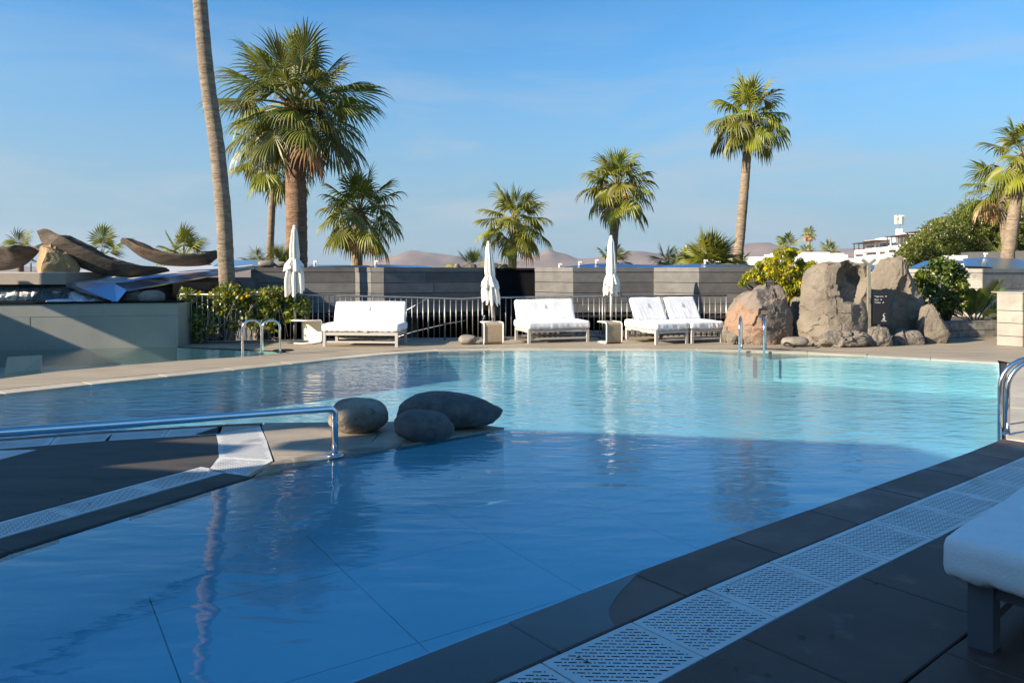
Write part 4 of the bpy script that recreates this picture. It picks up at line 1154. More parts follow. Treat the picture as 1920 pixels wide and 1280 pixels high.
# ------------------------------------------------------------------ dugout canoes and timber block on the slab
def canoe(label, keel, beam, depth, seed, m, tip_sharp=1.5, rim=None):
    """keel: world points of the hull bottom from end to end; open-topped hull with thick walls"""
    pts = [Vector(p) for p in keel]
    c0 = pts[len(pts) // 2]
    N_ = 40
    # smooth interpolation
    def cr_(t_):
        f_ = t_ * (len(pts) - 1); i = min(int(f_), len(pts) - 2); u_ = f_ - i
        p0, p1, p2, p3 = pts[max(0, i - 1)], pts[i], pts[i + 1], pts[min(len(pts) - 1, i + 2)]
        return .5 * ((2 * p1) + (p2 - p0) * u_ + (2 * p0 - 5 * p1 + 4 * p2 - p3) * u_ ** 2 + (3 * p1 - p0 - 3 * p2 + p3) * u_ ** 3)
    K = 15
    outer = []; inner = []
    for i in range(N_ + 1):
        t_ = i / N_
        p = cr_(t_); tn = (cr_(min(1, t_ + .01)) - cr_(max(0, t_ - .01))).normalized()
        side = tn.cross(Vector((0, 0, 1))).normalized(); up = side.cross(tn).normalized()
        prof_w = (max(0, 1 - abs(2 * t_ - 1) ** 2.2)) ** .75
        w = beam * (.10 + .90 * prof_w) / 2
        h = depth(t_) if callable(depth) else depth * (.35 + .65 * prof_w)
        ro, ri = [], []
        for k in range(K + 1):
            x = 2 * k / K - 1; z = abs(x) ** 1.45
            wob = 1 + .10 * noise.noise(Vector((t_ * 7 + seed, k * .35, 0))) + .05 * noise.noise(Vector((t_ * 26 + seed, k * .8, 3)))
            ro.append(p + side * (w * math.copysign(abs(x) ** .85, x)) * wob + up * (h * z) * wob)
            ri.append(p + side * (w * .86 * math.copysign(abs(x) ** .85, x)) + up * (h * .16 + h * .84 * z))
        outer.append(ro); inner.append(ri)
    mb = MB(); vs = []; W = 2 * (K + 1)
    for ro, ri in zip(outer, inner): vs += [q - c0 for q in ro] + [q - c0 for q in reversed(ri)]
    fs = []
    for i in range(N_):
        for k in range(W):
            a = i * W + k; b = i * W + (k + 1) % W
            fs.append((a, a + W, b + W, b))
    fs.append(tuple(range(W))); fs.append(tuple(N_ * W + k for k in reversed(range(W))))
    mb.add(vs, fs)
    t = thing('dugout_canoe', c0, label, 'canoe', 'weathered dugout canoes on the metal slab')
    fix_normals(mb.build('hull', m, t, smooth=True))
    return t
canoe('long weathered dugout canoe tilted up to the left, its bow highest of the three', [at(68, 433, 16.1), at(80, 458, 16.15), at(102, 478, 16.2), at(150, 502, 16.3), at(200, 517, 16.45), at(260, 519, 16.6), at(318, 509, 16.9)], .80, lambda t_: .04 + .56 * math.sin(math.pi * min(1, t_ * .98 + .02)) ** .62 * (1 - .45 * t_), 2, M['wood_dark'])
canoe('curved dugout canoe resting level beside the tall leaning palm', [at(225, 452, 17.6), at(244, 467, 17.6), at(268, 484, 17.6), at(305, 497, 17.65), at(350, 500, 17.7), at(388, 497, 17.75), at(404, 487, 17.8), at(416, 475, 17.8)], .72, lambda t_: .07 + .24 * math.sin(math.pi * t_) ** .55, 4, M['wood_dark'])
canoe('short upturned dugout canoe cut off by the left edge', [at(-120, 486, 16.6), at(-60, 505, 16.5), at(0, 508, 16.4), at(40, 500, 16.3), at(62, 484, 16.3), at(74, 471, 16.3)], .75, lambda t_: .08 + .40 * math.sin(math.pi * t_) ** .6, 6, M['wood_dark'])
lo = rock('timber_block', 'chunky tan block of cut timber propping the long canoe', [(461, 82, 96), (466, 77, 108), (476, 71, 124), (490, 66, 136), (502, 66, 143), (510, 74, 144), (519, 92, 142)], 15.95, M['log'], .8, planes=[((-.75, -.65, .1), .55), ((.35, -.9, -.15), .62)], seed=71, base=at(0, 519, 15.95).z, cat='timber block', zsink=0.0, nz=(.03, .012))
st = thing('spike_stand', at(58, 507, 16.0), 'thin purple metal post under the left canoe', 'post')
mb = MB(); mb.tube([(0, 0, -.05), (0, 0, .16)], .018, 6); mb.build('post', M['dark_metal'], st)
mb = MB(); mb.bbox(-.25, .12, -.1, .1, -.06, -.03); mb.build('foot_plate', M['dark_metal'], st)

# ------------------------------------------------------------------ railing
fn_px = [(338, 552, 645.0, 16.0), (572, 552.5, 641.0, 16.47), (700, 556, 639.5, 16.65), (868, 560.5, 637.6, 16.89), (905, 558, 636.7, 17.0), (1130, 555.5, 632, 17.63), (1363, 554, 630, 17.9)]
fpts = [(at(px, yt, Y), at(px, yb, Y)) for px, yt, yb, Y in fn_px]
F0 = fpts[0][1]
fence = thing('railing', (F0.x, F0.y, 0), 'thin galvanised steel railing with upright bars along the back of the deck', 'railing')
mb = MB(); mb.tube([a for a, b in fpts], .021, 8); mb.build('top_rail', M['fence'], fence, world=True, smooth=True)
mb = MB(); mb.tube([Vector((b.x, b.y, .05)) for a, b in fpts], .013, 6); mb.build('bottom_rail', M['fence'], fence, world=True, smooth=True)
barm = MB(); barm.tube([(0, 0, 0), (0, 0, 1)], .0095, 6); bar0 = None
postm = MB(); postm.tube([(0, 0, 0), (0, 0, 1)], .019, 8); post0 = None
def add_bar(px, post=False):
    global bar0, post0
    for (a, b) in zip(fn_px, fn_px[1:]):
        if a[0] <= px <= b[0]:
            t_ = (px - a[0]) / (b[0] - a[0]); A, B = at(a[0], a[1], a[3]), at(b[0], b[1], b[3])
            X0 = (px - 960) / FPX
            u_ = (X0 * A.y - A.x) / ((B.x - A.x) - X0 * (B.y - A.y))
            p = A.lerp(B, u_); h = p.z - (0 if post else .03)
            src = post0 if post else bar0
            if src is None:
                o = (postm if post else barm).build('post' if post else 'bar', M['fence'], fence, smooth=True)
                if post: post0 = o
                else: bar0 = o
            else: o = share('post' if post else 'bar', src, fence)
            o.location = (p.x - F0.x, p.y - F0.y, 0 if post else .03); o.scale = (1, 1, h)
            return
for px in (338, 572, 700, 834, 905, 1130, 1362): add_bar(px, True)
for k in range(1, 99):
    px = 338 + (1362 - 338) * k / 99
    if min(abs(px - q) for q in (338, 572, 700, 834, 905, 1130, 1362)) > 3: add_bar(px)
kb = thing('stone_kerb', (xat(1180, 17.03), 17.03, 0), 'pale stone kerb along the foot of the railing behind the daybeds', 'kerb')
mb = MB(); mb.prism([(xat(985, 17.35), 17.36), (xat(1130, 17.76), 17.77), (xat(1420, 18.15), 18.12), (xat(1420, 18.15), 18.4), (xat(1130, 17.9), 18.0), (xat(985, 17.5), 17.6)], -.6, .13); mb.build('kerb_stone', M['concrete'], kb, world=True)
hr = thing('stair_handrail', at(760, 600, 17.6), 'slanting steel handrails of a stair going down behind the railing', 'handrail')
mb = MB(); mb.tube([at(803, 559, 17.5), at(757, 585, 17.9), at(700, 625, 18.3)], .018, 8); mb.build('rail', M['fence'], hr, world=True, smooth=True)
mb = MB(); mb.tube([at(872, 601, 18.2), at(838, 607, 18.2), at(775, 622, 18.2), at(720, 640, 18.2)], .014, 8); mb.build('rail', M['fence'], hr, world=True, smooth=True)
mb = MB(); mb.tube([at(803, 559, 17.5), at(803, 559, 17.5) - Vector((0, 0, 2.2))], .018, 8); mb.build('post', M['fence'], hr, world=True)
# small white table-number markers clipped to the railing
def text_mesh(txt, size, name='lettering', m=None, parent=None, extrude=.0008):
    cu = bpy.data.curves.new(name, 'FONT'); cu.body = txt; cu.size = size; cu.extrude = extrude; cu.resolution_u = 3
    tmp = bpy.data.objects.new('tmp_text', cu); COL.objects.link(tmp)
    dg = bpy.context.evaluated_depsgraph_get(); dg.update()
    me = bpy.data.meshes.new_from_object(tmp.evaluated_get(dg))
    bpy.data.objects.remove(tmp)
    me.name = name; me.materials.clear(); me.materials.append(m or M['sign_white'])
    o = bpy.data.objects.new(name, me); COL.objects.link(o); o.parent = parent
    o.rotation_euler = (R_(90), 0, 0)
    return o
for px, py, Y, lab in ((907, 595, 16.97, 'small white number 7 marker on the railing above the middle mesh table'), (1083, 596.5, 17.46, 'small white number 7 marker on the railing behind the middle daybed')):
    p = at(px, py + 4, Y)
    t = thing('number_marker', p, lab, 'number marker', 'number 7 markers on the railing')
    mb = MB(); mb.box((0, .012, .045), (.09, .008, .12)); mb.build('plate', M['sign_black'], t)
    o = text_mesh('7', .135, 'numeral', M['sign_white'], t); o.location = (-.037, .005, 0)

# ------------------------------------------------------------------ pool ladders / handrails
def arch_pts(w, h, r, n=10, down0=.6, down1=0.0):
    """arch in the local x-z plane from x=0 to x=w"""
    pts = [(0, 0, -down0), (0, 0, h - r)]
    for k in range(1, n):
        a = math.pi - math.pi * k / n
        pts.append((w / 2 + w / 2 * math.cos(a), 0, h - r + r * math.sin(a)))
    pts += [(w, 0, h - r), (w, 0, -down1)]
    return pts
def flange(mb, x, y, z, r=.05):
    mb.lathe([(0, .016), (r * .6, .016), (r, .006), (r, 0)], 16, (x, y, z))
t = thing('pool_ladder', gp(470, 667), 'pair of arched chrome grab rails at the small spa pool', 'pool ladder', 'arched chrome pool ladders')
b0 = t.location.copy()
for k, (px, py, wpx) in enumerate([(454.5, 668, 31.5), (491.5, 663.5, 29.5)]):
    p = gp(px, py) - b0; sc_ = wpx / FPX * (b0.y + p.y)
    mb = MB(); mb.tube([Vector((p.x, p.y, 0)) + Vector((x, .12 * (x / sc_), z)) for x, y, z in arch_pts(sc_, .665 if k == 0 else .64, sc_ / 2, down0=.5 if k == 0 else .0)], .0215, 12); mb.build('handrail', M['steel'], t, smooth=True)
    mb = MB(); flange(mb, p.x + sc_, p.y + .12, 0); 
    if k == 1: flange(mb, p.x, p.y, 0)
    mb.build('flange', M['steel'], t)
t = thing('pool_ladder', gp(1415, 657), 'pair of arched chrome grab rails at the far pool edge before the reddish boulder', 'pool ladder', 'arched chrome pool ladders')
b0 = t.location.copy()
for k, (px, py) in enumerate([(1386.5, 659), (1432.5, 660)]):
    p = gp(px, py) - b0
    dx = 17.0 / FPX * b0.y
    mb = MB(); mb.tube([Vector((p.x, p.y, 0)) + Vector((x * dx / .5, x * .9, z)) for x, y, z in arch_pts(.5, .66, .25, down0=.35)], .0215, 12); mb.build('handrail', M['steel'], t, smooth=True)
    mb = MB(); flange(mb, p.x + dx, p.y + .45, 0); mb.build('flange', M['steel'], t)
t = thing('pool_ladder', (4.83, 7.25, 0), 'pair of thick chrome grab rails cut off by the right edge', 'pool ladder', 'arched chrome pool ladders')
for k, off_ in enumerate([(-.02, 0, 0), (.17, .40, 0)]):
    o_ = Vector(off_)
    dirx = Vector((.97, -.22, 0))
    mb = MB(); mb.tube([o_ + dirx * x + Vector((0, 0, z)) for x, y, z in arch_pts(.62, .74 if k == 0 else .70, .31, 14, down0=.7 if k else 0.0)], .0235, 14); mb.build('handrail', M['steel'], t, smooth=True)
    mb = MB(); flange(mb, o_.x + dirx.x * .62, o_.y + dirx.y * .62, 0, .055)
    if k == 0: flange(mb, o_.x, o_.y, 0, .055)
    mb.build('flange', M['steel'], t)
# long handrail that drops to the peninsula
t = thing('long_handrail', (-1.53, 6.45, 0), 'long polished steel handrail running from the left edge to a post on the peninsula', 'handrail')
P0, P1, P2_ = Vector((-1.53, 6.45, 0)), Vector((-1.53, 6.45, .40)), at(-10, 811, 4.15)
d_ = (P2_ - P1).normalized()
pts = [P0 + Vector((0, 0, -.02)), P0 + Vector((0, 0, .30))]
for k in range(1, 7):
    u_ = k / 7
    pts.append((1 - u_) ** 2 * Vector((-1.53, 6.45, .32)) + 2 * u_ * (1 - u_) * P1 + u_ ** 2 * (P1 + d_ * .09))
e_ = P1 + d_ * 4.2
pts += [P1 + d_ * .1, P1 + d_ * 1.5, P1 + d_ * 3.0, e_, Vector((e_.x - .06, e_.y - .1, e_.z - .06)), Vector((e_.x - .08, e_.y - .13, -.02))]
mb = MB(); mb.tube([p - P0 for p in pts], .0285, 14); mb.build('rail', M['steel'], t, smooth=True)
mb = MB(); flange(mb, 0, 0, 0, .085); flange(mb, pts[-1].x - P0.x, pts[-1].y - P0.y, 0, .085); mb.build('flange', M['steel'], t, smooth=True)

# in-water lounger in the spa
t = thing('water_lounger', (xat(30, 11.6), 11.75, -.5), 'grey in-water lounge chair with only its back above the spa water', 'lounger')
mb = MB()
bl, br, tl, tr = at(3, 694, 11.45), at(74, 690, 11.9), at(14, 669, 11.75), at(78, 665.5, 12.2)
bl.z = br.z = -.25
n_ = Vector((.25, -.9, .3)).normalized() * .03
q_ = [bl, br, tr, tl]
mb.add([tuple(p) for p in q_] + [tuple(p - n_) for p in q_], [(0, 1, 2, 3), (7, 6, 5, 4), (0, 4, 5, 1), (1, 5, 6, 2), (2, 6, 7, 3), (3, 7, 4, 0)])
fix_normals(mb.build('backrest', M['spa_wall'], t, world=True))
mb = MB(); mb.prism([(bl.x - .5, bl.y - .9), (br.x - .5, br.y - .9), (br.x, br.y), (bl.x, bl.y)], -.30, -.25); mb.build('seat', M['spa_wall'], t, world=True)

# ------------------------------------------------------------------ soft rounded boxes (towelled cushions)
def rbox(mb, size, r, c=(0, 0, 0), Mx=None, seg=(14, 10, 4), wob=.006, seed=0, wrinkle=0.0, mi=0):
    hx_, hy_, hz_ = size[0] / 2, size[1] / 2, size[2] / 2
    def coords(h, n):
        rr_ = min(r, h * .98)
        e = [-h, -h + rr_ * .12, -h + rr_ * .4, -h + rr_]
        mid = [(-h + rr_) + (2 * h - 2 * rr_) * k / n for k in range(1, n)]
        return e + mid + [-q for q in reversed(e)]
    cs = [coords(hx_, seg[0]), coords(hy_, seg[1]), coords(hz_, seg[2])]
    hh = (hx_, hy_, hz_)
    idx = {}; vs = []; fs = []
    def vert(i, j, k):
        key = (i, j, k)
        if key in idx: return idx[key]
        p = Vector((cs[0][i], cs[1][j], cs[2][k]))
        inn = Vector([max(-(h - min(r, h * .98)), min(h - min(r, h * .98), q)) for q, h in zip(p, hh)])
        d = p - inn
        if d.length > 1e-9:
            # cube-corner to sphere
            q = inn + d.normalized() * max(abs(d.x) / 1, abs(d.y), abs(d.z)) if sum(1 for t_ in d if abs(t_) > 1e-9) > 1 else p
        else: q = p
        nn = (q - inn).normalized() if d.length > 1e-9 else Vector((0, 0, 0))
        n1 = noise.noise(Vector((p.x * 3 + seed * 11, p.y * 3, p.z * 3)))
        w2 = 0
        if wrinkle and q.z < hz_ * .55:
            s_ = p.x + p.y
            w2 = wrinkle * noise.noise(Vector((s_ * 16 + seed, p.z * 5 + p.x * 7, 2.0))) * (1 - max(-1, q.z / hz_)) * .5
        q = q + nn * (n1 * wob + w2)
        if Mx is not None: q = Mx @ q
        vs.append(q + Vector(c)); idx[key] = len(vs) - 1
        return idx[key]
    n = [len(c_) for c_ in cs]
    for a in range(3):
        b_, c_ = (a + 1) % 3, (a + 2) % 3
        for side in (0, n[a] - 1):
            for i in range(n[b_] - 1):
                for j in range(n[c_] - 1):
                    q = []
                    for (u_, v_) in ((i, j), (i + 1, j), (i + 1, j + 1), (i, j + 1)):
                        ix = [0, 0, 0]; ix[a] = side; ix[b_] = u_; ix[c_] = v_; q.append(vert(*ix))
                    fs.append(tuple(q) if side else tuple(reversed(q)))
    mb.add(vs, fs, mi)

def emblem(mb, sx, sz, flat):
    """small abstract totem print with a line of marks under it; flat(u,v) maps print coords to 3-D"""
    rr_ = random.Random(5)
    shapes = [(-.10, .78, .22, .14), (.16, .86, .14, .12), (-.02, .60, .34, .15), (.10, .44, .26, .12), (-.08, .28, .36, .16), (.12, .20, .22, .10)]
    for (u_, v_, w, h) in shapes:
        q = [(u_ - w / 2 + rr_.uniform(-.05, .05), v_ - h / 2), (u_ + w / 2, v_ - h / 2 + rr_.uniform(-.05, .05)), (u_ + w / 2 - rr_.uniform(0, .08), v_ + h / 2), (u_ - w / 2 + rr_.uniform(0, .1), v_ + h / 2)]
        mb.add([flat(a * sx, b * sz) for a, b in q], [(0, 1, 2, 3)])
    for k in range(6):
        u_ = -.48 + k * .16
        q = [(u_, .02), (u_ + .12, .02), (u_ + .12, .09), (u_, .09)]
        mb.add([flat(a * sx, b * sz) for a, b in q], [(0, 1, 2, 3)])

def daybed(label, loc, rz, W, D, back_t, back_h, frame_m, seed, group, seat_z=.47, th=.17, back_y=None, emblems=True, lw=.058, li=(.04, .05)):
    t = thing('daybed', loc, label, 'daybed', group, rz)
    fz = seat_z - th
    hw, hd = W / 2, D / 2
    for sx_ in (-1, 1):
        for sy_ in (-1, 1):
            mb = MB(); mb.box((sx_ * (hw - li[0]), sy_ * (hd - li[1]), (fz - .004) / 2), (lw, lw, fz - .004)); mb.build('leg', frame_m, t)
    mb = MB()
    fx_, fy_ = hw - li[0], hd - li[1]
    mb.box((0, -fy_, fz - .0355), (fx_ * 2 - lw - .002, .05, .063)); mb.box((0, fy_, fz - .0355), (fx_ * 2 - lw - .002, .05, .063))
    mb.box((-fx_, 0, fz - .036), (.05, fy_ * 2 - lw - .002, .064)); mb.box((fx_, 0, fz - .036), (.05, fy_ * 2 - lw - .002, .064))
    for k in range(1, 5):
        mb.box((-fx_ + 2 * fx_ * k / 5, 0, fz - .03), (.04, fy_ * 2 - .052, .025))
    mb.build('frame', frame_m, t)
    mb = MB()
    mb.box((0, -hd + li[1], .095), (W - li[0] * 2 - lw - .002, .03, .04)); mb.build('stretcher', frame_m, t)
    mb = MB(); mb.box((0, hd - li[1], .095), (W - li[0] * 2 - lw - .002, .03, .04)); mb.build('stretcher', frame_m, t)
    mb = MB(); rbox(mb, (W + .03, D + .01, th), .055, (0, 0, fz + th / 2 + .002), seed=seed, wob=.010, wrinkle=.020, seg=(44, 26, 5)); mb.build('seat_cushion', M['towel'], t, smooth=True)
    by = (hd - .16) if back_y is None else back_y
    A = R_(back_t)
    Mx = Matrix.Rotation(-A, 3, 'X')
    zc = seat_z - .03
    ctr = Vector((0, by, zc)) + Mx @ Vector((0, 0, back_h / 2))
    mb = MB(); rbox(mb, (W - .03, .135, back_h), .05, ctr, Mx, seed=seed + 3, wob=.012, wrinkle=.008, seg=(30, 4, 16)); bk = mb.build('back_cushion', M['towel'], t, smooth=True)
    mb = MB(); c2 = Vector((0, by, zc)) + Mx @ Vector((0, .095, back_h * .45)); mb.box(c2, (W * .8, .03, back_h * .7), 0, 0, Mx); mb.build('back_frame', frame_m, t)
    mb = MB(); mb.bar(Vector((W * .25, by + .1, fz)), c2 + Mx @ Vector((W * .25, .02, .1)), .03, .03); mb.bar(Vector((-W * .25, by + .1, fz)), c2 + Mx @ Vector((-W * .25, .02, .1)), .03, .03); mb.build('brace', frame_m, t)
    if emblems:
        mb = MB(); emblem(mb, .10, .135, lambda u_, v_: Vector((0, by, zc)) + Mx @ Vector((u_, -.0825, back_h * .50 + v_)))
        mb.build('emblem', M['ink'], bk)
    return t
GD = 'white towelled daybeds along the far side of the pool'
daybed('white towelled double daybed beside the left parasol, with a shadow across its back', (xat(686, 15.9), 15.9, 0), R_(-4), 1.60, .95, 18, .48, M['grey_metal'], 1, GD)
daybed('white towelled double daybed turned to the right between the two mesh tables', (xat(1034, 16.75), 16.75, 0), R_(18), 1.45, .98, 22, .50, M['grey_metal'], 5, GD)
daybed('left one of the two white loungers pushed together before the right end of the railing', (xat(1230, 16.55), 16.55, 0), R_(22), .84, 1.30, 30, .59, M['grey_metal'], 9, GD, back_y=.18)
daybed('right one of the two white loungers pushed together, nearest the reddish boulder', (xat(1294, 16.85), 16.85, 0), R_(22), .84, 1.30, 30, .59, M['grey_metal'], 13, GD, back_y=.18)
rz = R_(-138.7)
W_, D_ = 1.6, 1.15
cw = Vector((1.83, 3.18))
xl_ = Vector((math.cos(rz), math.sin(rz))); yl_ = Vector((-math.sin(rz), math.cos(rz)))
cen = cw - xl_ * (W_ / 2) + yl_ * (D_ / 2)
daybed('large white towelled daybed corner in the shade at the lower right edge', (cen.x, cen.y, 0), rz, W_, D_, 14, .52, M['dark_metal'], 17, 'white towelled daybed in the foreground', seat_z=.475, th=.185, lw=.095, li=(.13, .12))

# ------------------------------------------------------------------ bent mesh side tables
def side_table(label, loc, rz, w, h, d, mesh_m, rim_m):
    t = thing('side_table', loc, label, 'side table', 'bent mesh side tables', rz)
    r = .06; prof_ = [(d, h)]
    for k in range(0, 7):
        a = math.pi / 2 + (math.pi / 2) * k / 6
        prof_.append((r + r * math.cos(a), h - r + r * math.sin(a)))
    for k in range(0, 7):
        a = math.pi + (math.pi / 2) * k / 6
        prof_.append((r + r * math.cos(a), r + .012 + r * math.sin(a)))
    prof_.append((d * .95, .012))
    mb = MB(); n = len(prof_); vs = []
    for s_ in (-1, 1):
        for (y, z) in prof_: vs.append((s_ * w / 2, y, z))
    for s_ in (-1, 1):
        for (y, z) in prof_:
            vs.append((s_ * w / 2, y + (.006 if y < d * .5 else 0), z - (.006 if z > h / 2 else -.006)))
    fs = []
    for i in range(n - 1):
        fs.append((i, i + n, i + n + 1, i + 1)); fs.append((2 * n + i, 2 * n + i + 1, 3 * n + i + 1, 3 * n + i))
    mb.add(vs, fs); mb.build('mesh_panel', mesh_m, t, smooth=True)
    for s_ in (-1, 1):
        mb = MB(); mb.tube([(s_ * (w / 2 + .008), y, z) for y, z in prof_], .016, 8); mb.build('side_rim', rim_m, t, smooth=True)
    mb = MB(); mb.tube([(-w / 2, d, h), (w / 2, d, h)], .014, 8); mb.build('end_rail', rim_m, t, smooth=True)
    mb = MB(); mb.tube([(-w / 2, d * .95, .014), (w / 2, d * .95, .014)], .014, 8); mb.build('end_rail', rim_m, t, smooth=True)
    return t
side_table('cream mesh side table seen from its hollow side beside the left parasol', (xat(582, 16.2), 16.35, 0), R_(160), .46, .50, .40, M['mesh_white'], M['white_metal'])
side_table('tan mesh side table in front of the middle parasol', (xat(926, 15.95), 15.95, 0), R_(14), .40, .455, .40, M['mesh_tan'], M['white_metal'])
side_table('tan mesh side table in front of the right parasol, partly shaded at its foot', (xat(1152, 16.1), 16.1, 0), R_(22), .36, .455, .40, M['mesh_tan'], M['white_metal'])

# ------------------------------------------------------------------ closed parasols
def parasol(label, px, Y, top, tie, bot, flare, seed, lean=0.0, base_px=None):
    x = xat(px, Y)
    t = thing('closed_parasol', (x, Y, 0), label, 'parasol', 'closed cream parasols along the railing')
    rr_ = random.Random(seed)
    zt_ = at(0, top, Y).z; zk = at(0, tie, Y).z; zbm = at(0, bot, Y).z
    lx = lambda z: lean * (z / zt_)
    mb = MB(); mb.tube([(0, 0, .05), (0, 0, .55)], .024, 10); mb.build('lower_pole', M['dark_metal'], t, smooth=True)
    mb = MB(); mb.tube([(0, 0, .50), (lx(1.2), 0, 1.2), (lx(zt_), 0, zt_ - .03)], .030, 10); mb.build('pole', M['white_metal'], t, smooth=True)
    mb = MB(); mb.lathe([(0, .075), (.05, .075), (.06, .055), (.29, .05), (.31, .04), (.31, 0)], 28); mb.build('base_plate', M['rubber'], t)
    mb = MB(); mb.tube([(.03, -.03, zbm + .06), (.07, -.05, zbm + .05)], .018, 8); mb.tube([(lx(zbm), -.03, zbm + .02), (lx(zbm), -.05, zbm + .13)], .02, 8); mb.build('crank', M['white_metal'], t)
    # folded cloth: deep pleats, tied at the waist, loose skirt with pointed hems
    NP = 8; K = 96
    H = zt_ - zk
    prof_ = [(.012, zt_ + .02), (.03, zt_), (.045, zt_ - .03)]
    for k in range(1, 9):
        u_ = k / 9; prof_.append((.050 + .062 * u_ ** .8, zt_ - .03 - (H - .06) * u_))
    prof_ += [(.104, zk + .02), (.096, zk), (.104, zk - .03)]
    NS = 9; zs = zk - .05
    for k in range(NS):
        u_ = k / (NS - 1); prof_.append((.105 + (flare - .105) * math.sin(min(1, u_ * 1.35) * math.pi / 2) ** .9 * (1 - .22 * max(0, u_ - .55)), zs - (zs - zbm) * u_))
    n_top = len(prof_) - NS
    pl_amp = [rr_.uniform(.7, 1.3) for _ in range(NP)]; hem = [rr_.uniform(-.13, .09) for _ in range(NP)]; ph = rr_.uniform(0, 6)
    def fn_(t_, i, r, z):
        s_ = (t_ + ph) / (2 * math.pi) * NP
        k = int(s_) % NP; f_ = s_ - int(s_)
        pleat = abs(math.sin(math.pi * f_)) ** .8
        u_ = (i - n_top) / (NS - 1)
        if i < 3: return r, z
        if i < n_top:
            rr2 = r * (.60 + .52 * pleat * pl_amp[k] ** .5)
            return rr2, z
        fold = .5 + .62 * pleat * pl_amp[k]
        rr2 = r * fold * (1 + .10 * math.sin(3.2 * t_ + seed))
        zz = z + max(0, u_) * (hem[k] * pleat + .10 * (1 - pleat))
        return rr2, zz
    mb = MB(); mb.lathe(prof_, K, (0, 0, 0), 0, fn_)
    mb.v = [(v[0] + lx(v[2]) + .012 * noise.noise(Vector((v[2] * 4, seed, 0))), v[1], v[2]) for v in mb.v]
    cn = mb.build('canopy', M['canvas'], t, smooth=True)
    # a shorter valance layer over the skirt
    mb = MB(); pr = [(.10, zk - .005), (.125, zk - .05), (flare * .98, zk - .14), (flare * 1.08, zk - .20), (flare * 1.12, zk - .235)]
    def fv(t_, i, r, z):
        s_ = (t_ + ph + .35) / (2 * math.pi) * 7; f_ = s_ - int(s_); pleat = abs(math.sin(math.pi * f_)) ** .8
        return r * (.62 + .46 * pleat), z - (.06 * pleat if i >= 3 else 0) + (.05 if i == 4 and int(s_) % 2 else 0)
    mb.lathe(pr, K, (0, 0, 0), 0, fv)
    mb.v = [(v[0] + lx(v[2]), v[1], v[2]) for v in mb.v]
    mb.build('valance', M['canvas'], t, smooth=True)
    mb = MB(); mb.lathe([(.094, zk + .015), (.100, zk + .012), (.100, zk - .012), (.094, zk - .015)], 40); mb.v = [(v[0] + lx(v[2]), v[1], v[2]) for v in mb.v]; mb.build('tie_strap', M['canvas'], t, smooth=True)
    mb = MB(); mb.lathe([(0, zt_ + .05), (.025, zt_ + .045), (.035, zt_ + .02), (.03, zt_ - .01)], 16); mb.v = [(v[0] + lx(v[2]), v[1], v[2]) for v in mb.v]; mb.build('finial', M['canvas'], t, smooth=True)
    return t
parasol('closed cream parasol in front of the thick palm trunk at the hedge', 552, 16.35, 426, 484, 553, .20, 2)
parasol('closed cream parasol leaning slightly between the first two daybeds', 924, 17.0, 456, 517, 566, .185, 4, lean=-.10)
parasol('closed cream parasol in front of the palm trunk right of the middle daybed', 1146, 17.35, 445, 513, 552, .165, 6)

# ------------------------------------------------------------------ sign board and forked post among the boulders
t = thing('sign_board', (xat(1650, 15.7), 15.7, 0), 'black upright sign board with white lettering between the boulders', 'sign', None, R_(-3))
sx, szt, szb = (1665 - 1637) / FPX * 15.7, at(0, 550, 15.7).z, at(0, 607, 15.7).z
mb = MB(); mb.box((0, 0, (szt + szb) / 2), (sx, .035, szt - szb)); mb.build('board', M['sign_black'], t)
mb = MB(); mb.box((-.02, .01, szb / 2), (.05, .03, szb)); mb.build('post', M['dark_metal'], t)
lx0 = -sx / 2 + .035
for txt, zz in (('Yoga area', szt - .075), ('Gym', szt - .145), ('Toilets', szt - .205)):
    o = text_mesh(txt, .046, 'lettering', M['sign_white'], t); o.location = (lx0, -.0195, zz)
mb = MB()
def arrow(cx, cz, ang, s_=.018):
    ca, sa = math.cos(ang), math.sin(ang)
    for q in ([(-1, -.28), (.2, -.28), (.2, .28), (-1, .28)], [(.2, -.8), (1.1, 0), (.2, .8)]):
        mb.add([(cx + (a * ca - b * sa) * s_, -.0195, cz + (a * sa + b * ca) * s_) for a, b in q], [tuple(range(len(q)))])
arrow(lx0 + .235, szt - .06, 0); arrow(lx0 + .135, szt - .13, 0); arrow(lx0 + .18, szt - .19, R_(45))
mb.build('arrows', M['sign_white'], t)
mb = MB(); emblem(mb, .11, .19, lambda u_, v_: Vector((sx / 2 - .085 + u_, -.0195, szb + .05 + v_))); mb.build('emblem', M['sign_white'], t)
t = thing('forked_post', (xat(1629, 15.72), 15.72, 0), 'grey metal post with a forked top rising between the two tall boulders', 'post')
zt_ = at(0, 494, 15.72).z
mb = MB(); mb.box((0, 0, zt_ / 2), (.062, .062, zt_)); mb.build('post', M['post_metal'], t)
for s_ in (-1, 1):
    mb = MB(); mb.bar((s_ * .018, 0, zt_ - .02), (s_ * .135, 0, zt_ + .085), .055, .05); mb.build('arm', M['post_metal'], t)
mb = MB(); mb.box((-.0, -.036, at(0, 563, 15.72).z), (.03, .012, .12)); mb.build('tap', M['steel'], t)

